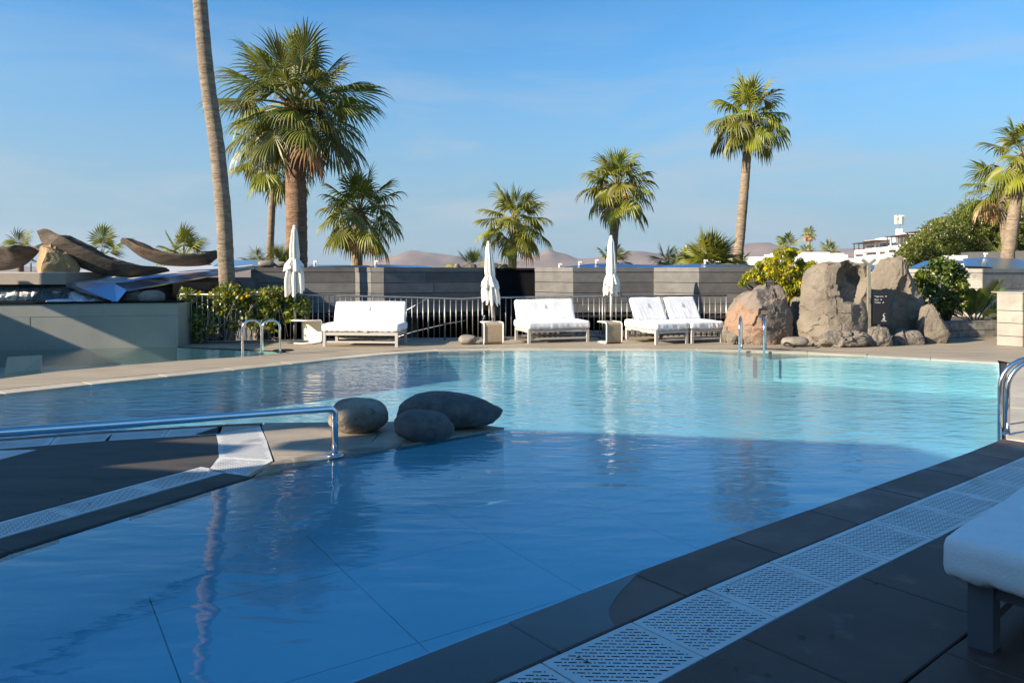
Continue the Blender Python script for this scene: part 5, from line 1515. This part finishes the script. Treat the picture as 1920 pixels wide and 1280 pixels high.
# ------------------------------------------------------------------ fan palms
def frond_mesh(az, el, Lp, R, rr, nseg=26, spread=112, sag=.25, droop=1.0, wind=Vector((0, 0, 0)), fold=.35, pr=.022, split=.5):
    """one fan leaf around the origin: bent stalk plus a pleated fan with drooping tips"""
    ce, se = math.cos(el), math.sin(el)
    d = Vector((ce * math.cos(az), ce * math.sin(az), se))
    side0 = Vector((-math.sin(az), math.cos(az), 0))
    pts = []
    for k in range(6):
        u = k / 5
        pts.append(d * Lp * u - Vector((0, 0, 1)) * sag * Lp * u * u * max(.15, ce) + wind * .12 * Lp * u * u)
    mb = MB()
    mb.tube(pts, [pr * (1.25 - .75 * k / 5) for k in range(6)], 5, 1, caps=False)
    t = (pts[-1] - pts[-2]).normalized()
    # the blade hangs a little further down than the stalk
    t = (t + Vector((0, 0, -1)) * .22 * droop).normalized()
    side = t.cross(Vector((0, 0, 1)))
    if side.length < .2: side = side0.copy()
    side.normalize()
    tw = rr.uniform(-.5, .5)
    nrm = side.cross(t).normalized()
    side = (side * math.cos(tw) + nrm * math.sin(tw)).normalized(); nrm = side.cross(t).normalized()
    hub = pts[-1]
    # costa: midrib runs into the blade
    fr_ = [0, .26, .5, .68, .84, 1.0]
    nseg_ = nseg
    sp_ = R_(spread)
    dth = 2 * sp_ / nseg_
    for i in range(nseg_):
        th = -sp_ + dth * (i + .5)
        ln = R * (.62 + .38 * math.cos(th * .62)) * (rr.uniform(.88, 1.06) if rr.random() > .12 else rr.uniform(.55, .8))
        root = hub + t * (.22 * R * max(0, math.cos(th)) ** 2)
        dr = (t * math.cos(th) + side * math.sin(th) - nrm * fold * abs(math.sin(th)) ** 1.4 + nrm * .10).normalized()
        sd = (-t * math.sin(th) + side * math.cos(th)).normalized()
        p = root.copy(); dirn = dr.copy()
        limp = droop * rr.uniform(.6, 1.5)
        rows_ = []
        for k, f in enumerate(fr_):
            if k:
                stp = (f - fr_[k - 1]) * ln
                g = (0, .05, .22, .75, 1.3, 1.7)[k] * limp
                dirn = (dirn + Vector((0, 0, -1)) * g * .40 + wind * g * .55 + Vector((rr.uniform(-1, 1), rr.uniform(-1, 1), rr.uniform(-1, 1))) * .05 * (k > 2)).normalized()
                p = p + dirn * stp
            rad = f * ln
            wfull = rad * math.tan(dth / 2) * 1.06
            wmax_ = split * ln * math.tan(dth / 2) * 1.06
            w = wfull if f <= split else wmax_ * max(.0, (1 - (f - split) / (1 - split))) ** .8 * .62
            w = max(w, .002)
            nn = sd.cross(dirn).normalized()
            rows_.append((p - sd * w - nn * w * .25, p + nn * w * .45, p + sd * w - nn * w * .25))
        b = len(mb.v)
        for r3 in rows_: mb.v.extend([tuple(q) for q in r3])
        for k in range(len(fr_) - 1):
            a = b + k * 3
            mb.f.append((a, a + 1, a + 4, a + 3)); mb.m.append(0)
            mb.f.append((a + 1, a + 2, a + 5, a + 4)); mb.m.append(0)
    return mb
def smooth_pts(pts, n=18):
    P = [Vector(p) for p in pts]; out = []
    for k in range(n + 1):
        f_ = k / n * (len(P) - 1); i = min(int(f_), len(P) - 2); u = f_ - i
        p0, p1, p2, p3 = P[max(0, i - 1)], P[i], P[i + 1], P[min(len(P) - 1, i + 2)]
        out.append(.5 * ((2 * p1) + (p2 - p0) * u + (2 * p0 - 5 * p1 + 4 * p2 - p3) * u ** 2 + (3 * p1 - p0 - 3 * p2 + p3) * u ** 3))
    return out
def trunk_mesh(pts, r0, r1, seed, n=20, rings=110, bulge=0.0, rough=.05):
    P = smooth_pts(pts, rings); mb = MB(); rads = []
    for k in range(rings + 1):
        u = k / rings
        r = r0 + (r1 - r0) * u + bulge * max(0, 1 - u * 4) ** 2
        r *= 1 + rough * .6 * math.sin(k * 2.1 + math.sin(k * .7)) * .5 + rough * noise.noise(Vector((k * .35, seed, 0)))
        rads.append(r)
    mb.tube(P, rads, n)
    mb.v = [tuple(Vector(v) + Vector((noise.noise(Vector(v) * 7), noise.noise(Vector(v) * 7 + Vector((5, 0, 0))), 0)) * rough * r0 * .8) for v in mb.v]
    return mb
GP = 'fan palms round the pool garden'
def palm(name, label, trunk, r0, r1, crown, n, Lp, R, seed, el=(86, -38), droop=1.0, wind=(0, 0, 0), nseg=26, leaf='frond', bark='bark', dead=0, boots=True, fruit=None, group=GP, spread=112, cat='palm tree', sag=.25, elp=1.0, fold=.35, bias=None, fronds=True):
    rr = random.Random(seed)
    base = Vector(trunk[0]) if trunk else Vector(crown)
    t = thing(name, base, label, cat, group)
    crown = Vector(crown)
    if trunk:
        trunk_mesh(list(trunk) + [crown], r0, r1, seed).build('trunk', M[bark], t, world=True, smooth=True)
    if boots and trunk:
        mb = MB(); u = (crown - Vector(trunk[-1])).normalized()
        for k in range(34):
            a = k * 2.399; h = (k / 34) * r1 * 4.2
            c_ = crown - u * (r1 * 3.6 - h); o_ = Vector((math.cos(a), math.sin(a), .55)).normalized()
            q = c_ + Vector((math.cos(a), math.sin(a), 0)) * r1 * (1.0 + .15 * (h / (r1 * 4)))
            mb.bar(q - o_ * r1 * .3, q + o_ * r1 * rr.uniform(.45, .8), r1 * .42, r1 * .16)
        mb.build('boots', M['boot'], t, world=True)
    w = Vector(wind)
    for i in range(n):
        u = (i + .5) / n
        e = el[0] + (el[1] - el[0]) * u ** elp + rr.uniform(-8, 8)
        a = i * 2.39996 + rr.uniform(-.25, .25)
        lp = Lp * rr.uniform(.82, 1.15) * (1 - .15 * abs(u - .45))
        rad = R * 1.12 * rr.uniform(.85, 1.12) * (.82 if u < .12 else 1)
        dd = droop * (.25 + 1.0 * u) * rr.uniform(.8, 1.2)
        if bias: 
            ax_ = Vector((math.cos(a), math.sin(a), 0)).dot(Vector(bias)); lp *= 1 + .25 * ax_
        mb = frond_mesh(a, R_(e), lp, rad, rr, nseg, spread, sag, dd, w, fold, pr=.03 * R, split=rr.uniform(.56, .70))
        old = i >= n - dead
        lm = 'frond_dead' if old else (leaf if rr.random() > .10 * (u > .6) else 'frond_young')
        o = mb.build('frond', [M[lm], M['frond_dead'] if old else M['petiole']], t)
        o.location = crown - base
    if fruit:
        mb = MB(); f0 = crown + Vector((fruit[0], fruit[1], -.25 * R))
        for k in range(46):
            a = rr.uniform(0, 6.28); l_ = rr.uniform(.35, .75) * R
            p0_ = f0; p1_ = f0 + Vector((math.cos(a) * .16 * R + fruit[0] * .4, math.sin(a) * .12 * R, -.35 * l_)); p2_ = p1_ + Vector((math.cos(a) * .06, math.sin(a) * .06, -l_ * .8))
            mb.tube([p0_, p1_, p2_], .013 * R * 1.5, 4)
        mb.build('fruit_cluster', M['fruit'], t, world=True)
    return t
def tp(lst, Y, base=-2.6):
    """trunk line from photo points at distance Y, dropped to the ground at its foot"""
    p = [at(x, y, Y) for x, y in lst]
    return [Vector((p[0].x, p[0].y, base))] + p
# tall leaning palm whose crown is above the frame
palm('fan_palm', 'tall leaning palm trunk behind the hedge, its crown above the frame', tp([(426, 560), (423.5, 490), (419, 400), (406, 270), (390, 160), (378, 40), (371, -60), (364, -170)], 17.25), .185, .15, at(358, -262, 17.25), 24, 1.0, .8, 101, droop=1.0)
palm('fan_palm', 'big dense palm with a thick reddish trunk behind the left parasol', tp([(556, 540), (556, 420), (554, 330), (553, 250)], 24.5), .36, .31, at(554, 200, 24.5), 54, 1.55, 1.22, 102, el=(88, -46), droop=.85, nseg=34, leaf='frond_dark', bark='bark_red', dead=2, spread=118, sag=.14, elp=.85, fold=.5)
palm('fan_palm', 'slender palm half hidden behind the big thick palm', tp([(506, 500), (508, 430), (512, 350)], 29), .15, .12, at(513, 300, 29), 20, .95, .85, 103, el=(75, -45), droop=1.35)
palm('fan_palm', 'short bushy palm with a dark drooping crown right of the big palm', tp([(669, 500), (672, 470), (674, 440)], 27), .22, .17, at(675, 398, 27), 38, 1.0, .80, 104, el=(88, -52), droop=1.5, spread=122, dead=2)
palm('fan_palm', 'bright green palm just right of the middle parasol', tp([(961, 505), (962, 470), (963, 450)], 34), .20, .16, at(965, 416, 34), 30, 1.0, .90, 105, el=(88, -52), droop=1.45, spread=125, dead=1)
palm('fan_palm', 'palm with an orange fruit cluster above the right parasol', tp([(1148, 505), (1151, 440), (1156, 395)], 30), .20, .16, at(1158, 352, 30), 30, .92, .90, 106, el=(88, -38), droop=1.8, spread=125, fruit=(.22, -.25), wind=(.10, 0, 0))
palm('fan_palm', 'tall slender palm leaning right in front of the pale hills', tp([(1383, 505), (1388, 440), (1396, 350), (1402, 270)], 30), .22, .15, at(1406, 222, 30), 30, .95, .90, 107, el=(88, -42), droop=1.7, spread=125, wind=(.06, 0, 0))
palm('fan_palm', 'tall palm cut off by the right edge with an orange fruit cluster', tp([(1889, 500), (1893, 460), (1903, 390), (1910, 340)], 27), .24, .17, at(1920, 296, 27), 26, .85, .78, 108, el=(85, -50), droop=1.35, fruit=(-.05, -.35))
palm('fan_palm', 'lower palm with dry orange leaves behind the palm at the right edge', tp([(1890, 500), (1884, 430), (1882, 380)], 33), .20, .17, at(1882, 355, 33), 20, 1.0, .85, 109, el=(70, -40), droop=1.3, dead=4)
# windblown and young palms along the wall top
GS = 'small palms beyond the garden walls'
palm('young_palm', 'windblown palm behind the curved canoe', tp([(343, 520)], 26), .16, .13, at(345, 482, 26), 14, .55, .62, 110, el=(85, 5), droop=.9, wind=(.75, 0, .15), group=GS, boots=False, leaf='frond')
palm('young_palm', 'windblown palm fronds behind the long tilted canoe', tp([(188, 520)], 28), .14, .12, at(192, 482, 28), 9, .6, .6, 111, el=(80, 0), droop=.9, wind=(.75, 0, .1), group=GS, boots=False)
palm('young_palm', 'palm fronds showing above the left canoe', tp([(38, 520)], 28), .14, .12, at(36, 482, 28), 6, .6, .55, 112, el=(85, 10), droop=1.0, wind=(.7, 0, .1), group=GS, boots=False)
palm('young_palm', 'small windblown palm frond left of the slender palm trunk', tp([(482, 520)], 25), .10, .08, at(488, 497, 25), 6, .3, .45, 113, el=(70, 20), droop=.8, wind=(.5, 0, .1), group=GS, boots=False)
palm('young_palm', 'spiky bright young palm behind the stones on the wall', tp([(520, 520)], 24), .10, .08, at(520, 500, 24), 7, .25, .42, 114, el=(88, 50), droop=.1, group=GS, boots=False, spread=40, leaf='frond_young')
palm('young_palm', 'upright young palm left of the middle parasol', tp([(888, 515)], 26), .10, .1, at(888, 505, 26), 6, .25, .45, 115, el=(86, 40), droop=.2, group=GS, boots=False, spread=60)
palm('young_palm', 'low drooping palm top left of the upright young palm', tp([(856, 520)], 26), .10, .1, at(858, 505, 26), 7, .30, .42, 116, el=(40, 0), droop=1.3, group=GS, boots=False)
palm('young_palm', 'low arching palm leaves between the middle parasol and the bright palm', tp([(948, 520)], 27), .10, .1, at(946, 504, 27), 6, .35, .42, 117, el=(50, 5), droop=1.2, group=GS, boots=False)
palm('young_palm', 'small palm top peeping out behind the right parasol', tp([(1148, 520)], 33), .14, .12, at(1150, 496, 33), 13, .55, .55, 118, el=(80, -5), droop=1.1, group=GS, boots=False)
palm('young_palm', 'pale small palm at the left foot of the broad fan palm', tp([(1250, 520)], 30), .12, .1, at(1252, 494, 30), 9, .35, .45, 119, el=(85, 0), droop=.6, group=GS, boots=False)
palm('young_palm', 'yellow green small palm touching the broad fan palm', tp([(1280, 520)], 28), .12, .1, at(1280, 496, 28), 8, .35, .42, 120, el=(85, 10), droop=.6, group=GS, boots=False, leaf='frond_young')
palm('young_palm', 'broad stiff fan palm on the wall left of the tall slender trunk', tp([(1330, 520)], 26), .2, .18, at(1332, 494, 26), 26, .50, .66, 121, el=(85, -2), droop=.22, group=GS, boots=False, spread=120, sag=.1, fold=.25)
palm('young_palm', 'bright palm tuft at the foot of the tall slender trunk', tp([(1384, 520)], 27), .12, .1, at(1384, 498, 27), 8, .3, .40, 122, el=(60, 0), droop=.5, group=GS, boots=False)
palm('young_palm', 'small yellowish palm tuft behind the charcoal parapet at right', tp([(1872, 500)], 36), .12, .1, at(1872, 473, 36), 8, .4, .5, 123, el=(75, 5), droop=.6, group=GS, boots=False, leaf='frond_young')
GF = 'distant palms above the white houses'
palm('distant_palm', 'distant palm just above the yellow shrub', tp([(1476, 500)], 80), .3, .25, at(1476, 464, 80), 16, .8, .85, 131, el=(85, -35), droop=.8, group=GF, nseg=14)
palm('distant_palm', 'thin distant palm with a brown skirt of dead leaves', tp([(1516, 500)], 105), .28, .22, at(1517, 438, 105), 20, .55, .65, 132, el=(85, -70), droop=.9, group=GF, nseg=14, dead=9)
palm('distant_palm', 'low round distant palm at the foot of the thin palm', tp([(1512, 500)], 95), .3, .25, at(1512, 472, 95), 14, .6, .7, 133, el=(80, -10), droop=.8, group=GF, nseg=14)
palm('distant_palm', 'distant palm above the flat white house', tp([(1554, 500)], 90), .3, .25, at(1554, 471, 90), 16, .7, .8, 134, el=(85, -25), droop=.8, group=GF, nseg=14)

# ------------------------------------------------------------------ shrubs, hedge and the big tree
def leaf_cloud(name, m, centers, radii, per, ls, seed, parent, asp=.42, up=.25, droop=0.0, shell=.55, mats=None, mat_pick=None):
    rng = np.random.default_rng(seed)
    C = np.repeat(np.array([tuple(c) for c in centers]), per, axis=0)
    Rr = np.repeat(np.array([r if hasattr(r, '__len__') else (r, r, r) for r in radii], dtype=float), per, axis=0)
    n = len(C)
    d = rng.normal(size=(n, 3)); d /= np.linalg.norm(d, axis=1)[:, None]
    rad = shell + (1 - shell) * rng.random(n) ** .6
    P = C + d * Rr * rad[:, None]
    ax_ = d * .8 + rng.normal(size=(n, 3)) * .55; ax_[:, 2] += up - droop
    ax_ /= np.linalg.norm(ax_, axis=1)[:, None]
    nr = d + rng.normal(size=(n, 3)) * .5 + np.array([0, 0, .6])
    sd = np.cross(ax_, nr); sd /= np.linalg.norm(sd, axis=1)[:, None] + 1e-9
    nr = np.cross(sd, ax_)
    L = ls * (0.65 + .7 * rng.random(n))[:, None]
    A = P - ax_ * L * .5; B = P + ax_ * L * .5
    mid = P + nr * L * -.04
    Lf = mid + sd * L * asp * .5 + nr * L * .10; Rt = mid - sd * L * asp * .5 + nr * L * .10
    V = np.empty((n * 4, 3)); V[0::4] = A; V[1::4] = Lf; V[2::4] = B; V[3::4] = Rt
    F = np.empty((n * 2, 3), dtype=np.int32); b = np.arange(n) * 4
    F[0::2, 0] = b; F[0::2, 1] = b + 1; F[0::2, 2] = b + 2
    F[1::2, 0] = b; F[1::2, 1] = b + 2; F[1::2, 2] = b + 3
    off = np.array(wloc(parent)) if parent is not None else np.zeros(3)
    V = V - off
    me = bpy.data.meshes.new(name)
    me.vertices.add(len(V)); me.vertices.foreach_set('co', V.ravel())
    me.loops.add(F.size); me.loops.foreach_set('vertex_index', F.ravel())
    me.polygons.add(len(F)); me.polygons.foreach_set('loop_start', np.arange(len(F), dtype=np.int32) * 3)
    for q in (mats or [m]): me.materials.append(q)
    if mats:
        pick = (rng.random(n) < mat_pick).astype(np.int32) if not callable(mat_pick) else mat_pick(P, rng)
        me.polygons.foreach_set('material_index', np.repeat(pick, 2).astype(np.int32))
    me.update(); me.validate()
    o = bpy.data.objects.new(name, me); COL.objects.link(o); o.parent = parent
    return o
def branches(t, base, tips, r0, m, seed):
    rr = random.Random(seed); mb = MB()
    for tip in tips:
        base_ = Vector(base) + Vector((rr.uniform(-.05, .05), rr.uniform(-.05, .05), 0)); tip = Vector(tip)
        midp = base_.lerp(tip, .5) + Vector((rr.uniform(-.1, .1), rr.uniform(-.1, .1), .1 * (tip - base_).length * rr.uniform(0, 1)))
        mb.tube(smooth_pts([base_, midp, tip], 6), [r0 * (1 - .8 * k / 6) for k in range(7)], 6)
    return mb.build('branches', m, t, world=True, smooth=True)
# yellow flowering shrub
rr = random.Random(200)
t = thing('flowering_shrub', (xat(1462, 17.6), 17.6, .2), 'bright yellow green flowering shrub spilling over the reddish boulder', 'shrub')
cs, rd = [], []
for (px, py, r) in [(1400, 528, 9), (1412, 515, 12), (1425, 524, 13), (1432, 508, 14), (1448, 515, 16), (1452, 495, 13), (1466, 525, 16), (1470, 505, 17), (1480, 486, 15), (1478, 545, 15), (1490, 530, 17), (1492, 508, 17), (1500, 495, 12), (1508, 520, 15), (1512, 505, 13), (1505, 545, 14), (1488, 555, 13), (1440, 488, 9), (1475, 470, 11), (1484, 474, 10), (1422, 497, 9), (1458, 480, 9), (1520, 497, 9), (1518, 535, 9), (1495, 562, 9), (1393, 522, 5), (1388, 530, 4)]:
    for k in range(3):
        Y = 17.5 + rr.uniform(-.45, .5)
        cs.append(at(px + rr.uniform(-4, 4), py + rr.uniform(-4, 4), Y)); rr_ = r / FPX * 17.5 * rr.uniform(.7, 1.0); rd.append((rr_, rr_, rr_ * .85))
leaf_cloud('foliage', None, cs, rd, 190, .088, 5, t, asp=.24, up=-.2, droop=.75, shell=.2, mats=[M['yellow_leaf'], M['bush_leaf']], mat_pick=.09)
fl = [c for c in cs if rr.random() < .5]
leaf_cloud('flowers', M['petal'], [c + Vector((rr.uniform(-.1, .1), -.12, rr.uniform(0, .12))) for c in fl[:34]], [.04] * len(fl[:34]), 16, .055, 6, t, asp=.8, shell=.1)
branches(t, (xat(1482, 17.6), 17.6, .2), cs[::4], .03, M['trunk'], 3)
# round green bush at right with a few yellowing leaves
t = thing('round_bush', (xat(1772, 18.2), 18.2, .2), 'round glossy green bush between the boulders and the sunlit block wall', 'bush')
cs, rd = [], []
for (px, py, r) in [(1745, 515, 22), (1770, 505, 24), (1795, 512, 20), (1735, 535, 20), (1760, 535, 26), (1790, 540, 24), (1805, 535, 14), (1745, 560, 18), (1770, 565, 22), (1795, 562, 18), (1765, 585, 14), (1780, 497, 16), (1730, 515, 12), (1808, 550, 10), (1755, 500, 14), (1724, 528, 10), (1752, 590, 10)]:
    for k in range(3):
        Y = 18.1 + rr.uniform(-.55, .55)
        cs.append(at(px + rr.uniform(-5, 5), py + rr.uniform(-5, 5), Y)); q = r / FPX * 18.1 * rr.uniform(.7, 1.0); rd.append(q)
leaf_cloud('foliage', None, cs, rd, 110, .105, 15, t, asp=.52, up=.0, droop=.3, shell=.55, mats=[M['bush_leaf'], M['yellow_leaf']], mat_pick=.05)
branches(t, (xat(1775, 18.2), 18.2, .2), cs[::4], .035, M['trunk'], 4)
# hedge climbing on the railing
t = thing('hedge', (xat(450, 16.5), 16.5, -.3), 'leafy climbing hedge with yellow flowers on the left end of the railing', 'hedge')
cs, rd = [], []
for k in range(300):
    px = 340 + rr.random() * 235; u_ = (px - 340) / 235
    dens_top = 548 + 6 * math.sin(px * .07) + 4 * rr.random()
    if 400 < px < 480: dens_top -= 5
    lo_ = 640 if px < 400 else (612 if px < 520 else 600)
    if px > 545: dens_top, lo_ = 566, 596
    v_ = rr.random() ** (1.5 if px > 400 else 1.0)
    Y = 16.0 + .3 * u_ + rr.uniform(-.02, .5)
    cs.append(at(px, dens_top + (lo_ - dens_top) * v_, Y)); rd.append(rr.uniform(.09, .17))
leaf_cloud('foliage', None, cs, rd, 40, .085, 25, t, asp=.58, up=.1, droop=.2, shell=.15, mats=[M['hedge_leaf'], M['yellow_leaf']], mat_pick=.10)
fls = [at(370 + rr.random() * 180, 550 + rr.random() * 12, 15.95 + rr.random() * .3) for _ in range(8)] + [at(396, 622, 16.05), at(434, 612, 16.1), at(352, 575, 15.95), at(424, 552, 16.1)]
leaf_cloud('flowers', M['petal'], fls, [.035] * len(fls), 14, .055, 26, t, asp=.8, shell=.1)
mb = MB()
for k in range(80):
    px = 342 + rr.random() ** 1.4 * 200; a_ = at(px, 640 - rr.random() * 10, 16.0 + rr.random() * .4)
    b_ = at(px + rr.uniform(-25, 25), 565 + rr.random() * 60, 16.0 + rr.random() * .4)
    md = a_.lerp(b_, .5) + Vector((rr.uniform(-.12, .12), rr.uniform(-.08, .08), rr.uniform(-.1, .1)))
    mb.tube(smooth_pts([a_, md, b_], 5), .007 * rr.uniform(.6, 1.5), 4)
mb.build('twigs', M['twig'], t, world=True)
# big tree on the right
t = thing('big_tree', (xat(1800, 42), 42, -2.6), 'large round dark green tree in front of the terrace hotel', 'tree')
cs, rd = [], []
for k in range(600):
    px = 1690 + rr.random() * 330; 
    f_ = (px - 1690) / 140.0
    top = 492 - 112 * min(1, max(0, f_)) ** .55 + 14 * noise.noise(Vector((px * .03, 1, 0))) - 3
    if px > 1860: top += (px - 1860) * .1
    py = top + (506 - top) * rr.random() ** 1.15
    Y = 41 + rr.uniform(-4.5, 4.5)
    cs.append(at(px, py + 6, Y)); q = rr.uniform(.26, .58); rd.append((q * 1.25, q * 1.25, q * .8))
leaf_cloud('crown', None, cs, rd, 190, .135, 35, t, asp=.45, up=.1, shell=.35, mats=[M['tree_leaf'], M['bush_leaf']], mat_pick=.25)
mb = MB(); tb = Vector((xat(1800, 42), 42, -2.6))
mb.tube([tb, tb + Vector((.1, 0, 1.6)), tb + Vector((0, 0, 3.0))], [.35, .28, .24], 12); mb.build('trunk', M['trunk'], t, world=True, smooth=True)
branches(t, tb + Vector((0, 0, 2.6)), cs[::9], .12, M['trunk'], 7)
# cycad at the foot of the pillar wall, banana leaf, yellow tuft
def cycad(label, base, n, L, seed, azr=None):
    rr = random.Random(seed)
    t = thing('cycad', base, label, 'plant')
    for i in range(n):
        a = i * 2.4 if azr is None else rr.uniform(*azr); e = R_(rr.uniform(25, 75)); l_ = L * rr.uniform(.75, 1.1)
        d = Vector((math.cos(a) * math.cos(e), math.sin(a) * math.cos(e), math.sin(e)))
        mb = MB(); pts = []
        for k in range(13):
            u = k / 12; pts.append(d * l_ * u - Vector((0, 0, 1)) * .42 * l_ * u * u * math.cos(e))
        mb.tube(pts, [.014 * (1 - .07 * k) for k in range(13)], 4, 1, caps=False)
        sd = Vector((-math.sin(a), math.cos(a), 0))
        for k in range(4, 13):
            for h_ in (0, .5):
                u = min(12, k + h_); i0 = min(11, int(u)); p = pts[i0].lerp(pts[i0 + 1], u - i0) if i0 < 12 else pts[12]
                tn = (pts[min(12, i0 + 1)] - pts[max(0, i0 - 1)]).normalized()
                wl_ = l_ * .28 * math.sin(math.pi * (.18 + .75 * (u - 4) / 8.5)) + .03
                for s_ in (-1, 1):
                    q = p + (sd * s_ * .8 + tn * .55 + Vector((0, 0, .28))) * wl_
                    ww = tn * .022
                    mb.add([p - ww, p.lerp(q, .5) - ww * .9 + Vector((0, 0, .02)), q, p.lerp(q, .5) + ww * .9 + Vector((0, 0, .02)), p + ww], [(0, 1, 2, 3, 4)], 0)
        mb.build('frond', [M['fern_leaf'], M['petiole']], t)
    return t
cycad('cycad with long bright fronds in the shade beside the pillar wall', (xat(1828, 18.2), 18.2, .25), 15, 1.25, 301)
def banana(label, base, h, seed):
    rr = random.Random(seed); t = thing('broad_leaf_plant', base, label, 'plant', 'broad leaved plants behind the walls')
    for k in range(3):
        a = rr.uniform(-1.2, 1.2) + (0 if k else .3); mb = MB(); pts = []
        for i in range(9):
            u = i / 8; pts.append(Vector((math.sin(a) * .45 * h * u * u, -.1 * u, h * u - .25 * h * u * u * abs(math.sin(a)))))
        vs = []
        for i, p in enumerate(pts):
            u = i / 8; w = .20 * h * math.sin(math.pi * min(1, .08 + .92 * u)) ** .8 if u > .25 else .012
            s_ = Vector((math.cos(a), .25, -math.sin(a) * .5)).normalized()
            vs += [p - s_ * w + Vector((0, -.02, 0)), p, p + s_ * w + Vector((0, -.02, 0))]
        fs = []
        for i in range(8): fs += [(i * 3, i * 3 + 1, i * 3 + 4, i * 3 + 3), (i * 3 + 1, i * 3 + 2, i * 3 + 5, i * 3 + 4)]
        mb.add(vs, fs); mb.build('leaf', M['fern_leaf'], t, smooth=True)
    return t
banana('broad banana leaf above the white parapet end before the big tree', at(1806, 498, 34), .85, 5)
banana('bright broad leaves standing beside the thick palm trunk on the wall', at(534, 507, 22), .45, 9)

# ------------------------------------------------------------------ sea haze
hzm, N, L = nmat('sea_haze')
o_ = N.new('ShaderNodeOutputMaterial'); v_ = N.new('ShaderNodeVolumePrincipled')
v_.inputs['Color'].default_value = (.86, .90, 1.0, 1); v_.inputs['Density'].default_value = 6.8e-5; v_.inputs['Anisotropy'].default_value = .25
L.new(v_.outputs[0], o_.inputs['Volume'])
mb = MB(); mb.bbox(-6100, 6100, -1600, 5300, -8.0, 190.0)
tag(mb.build('haze', hzm), kind='stuff')
# a film of water lapping over the near coping, and over the peninsula edge
def film(outer_pts, name='water_film'):
    return tag(poly_sheet(name, outer_pts, [], .0045, M['film']), kind='structure')
M['film'] = water_mat('thin_water_film', (.93, .95, .97), .35)
e_in = [p for p in near_c if p[0] < .62]
e_out = [p for p in offset_curve(near_c, .345) if p[0] < .52]
ea, eo = Vector(e_in[-1]), Vector(e_out[-1]); dv = (Vector(e_in[-1]) - Vector(e_in[-3])).normalized()
tip_ = []
for k in range(1, 16):
    u_ = k / 16
    p = ea.lerp(eo, u_) + dv * (.16 * (1 - u_) ** 2 - .10 * math.sin(math.pi * u_) + .018 * noise.noise(Vector((u_ * 9, 3, 0))))
    tip_.append((p.x, p.y))
film([(p[0] - .002, p[1] + .003) for p in e_in] + tip_ + list(reversed(e_out)))
film([(-2.04, 5.76), (-1.47, 6.43), (-1.12, 6.70), (-1.30, 6.72), (-1.52, 6.60), (-1.74, 6.45), (-1.95, 6.24), (-2.10, 6.02)])

# bits of dry leaf blown onto the near paving
rl = random.Random(31); mb = MB()
for (px, py) in [(1085, 1232), (1100, 1240), (1405, 1105), (1365, 1105), (1640, 1090), (1700, 1125), (1560, 1190), (1440, 1262), (115, 936), (167, 944), (365, 878), (1505, 1190), (1380, 1250), (1330, 1180)]:
    p = gp(px, py, .004); a = rl.uniform(0, 6.3); l_ = rl.uniform(.012, .028)
    d = Vector((math.cos(a), math.sin(a), 0)); n_ = Vector((-d.y, d.x, 0))
    mb.add([p - d * l_, p + n_ * l_ * .35 + Vector((0, 0, .004)), p + d * l_, p - n_ * l_ * .35 + Vector((0, 0, .003))], [(0, 1, 2), (0, 2, 3)])
tag(mb.build('leaf_litter', M['trunk']), 'bits of dry leaf on the near paving', 'litter', kind='stuff')
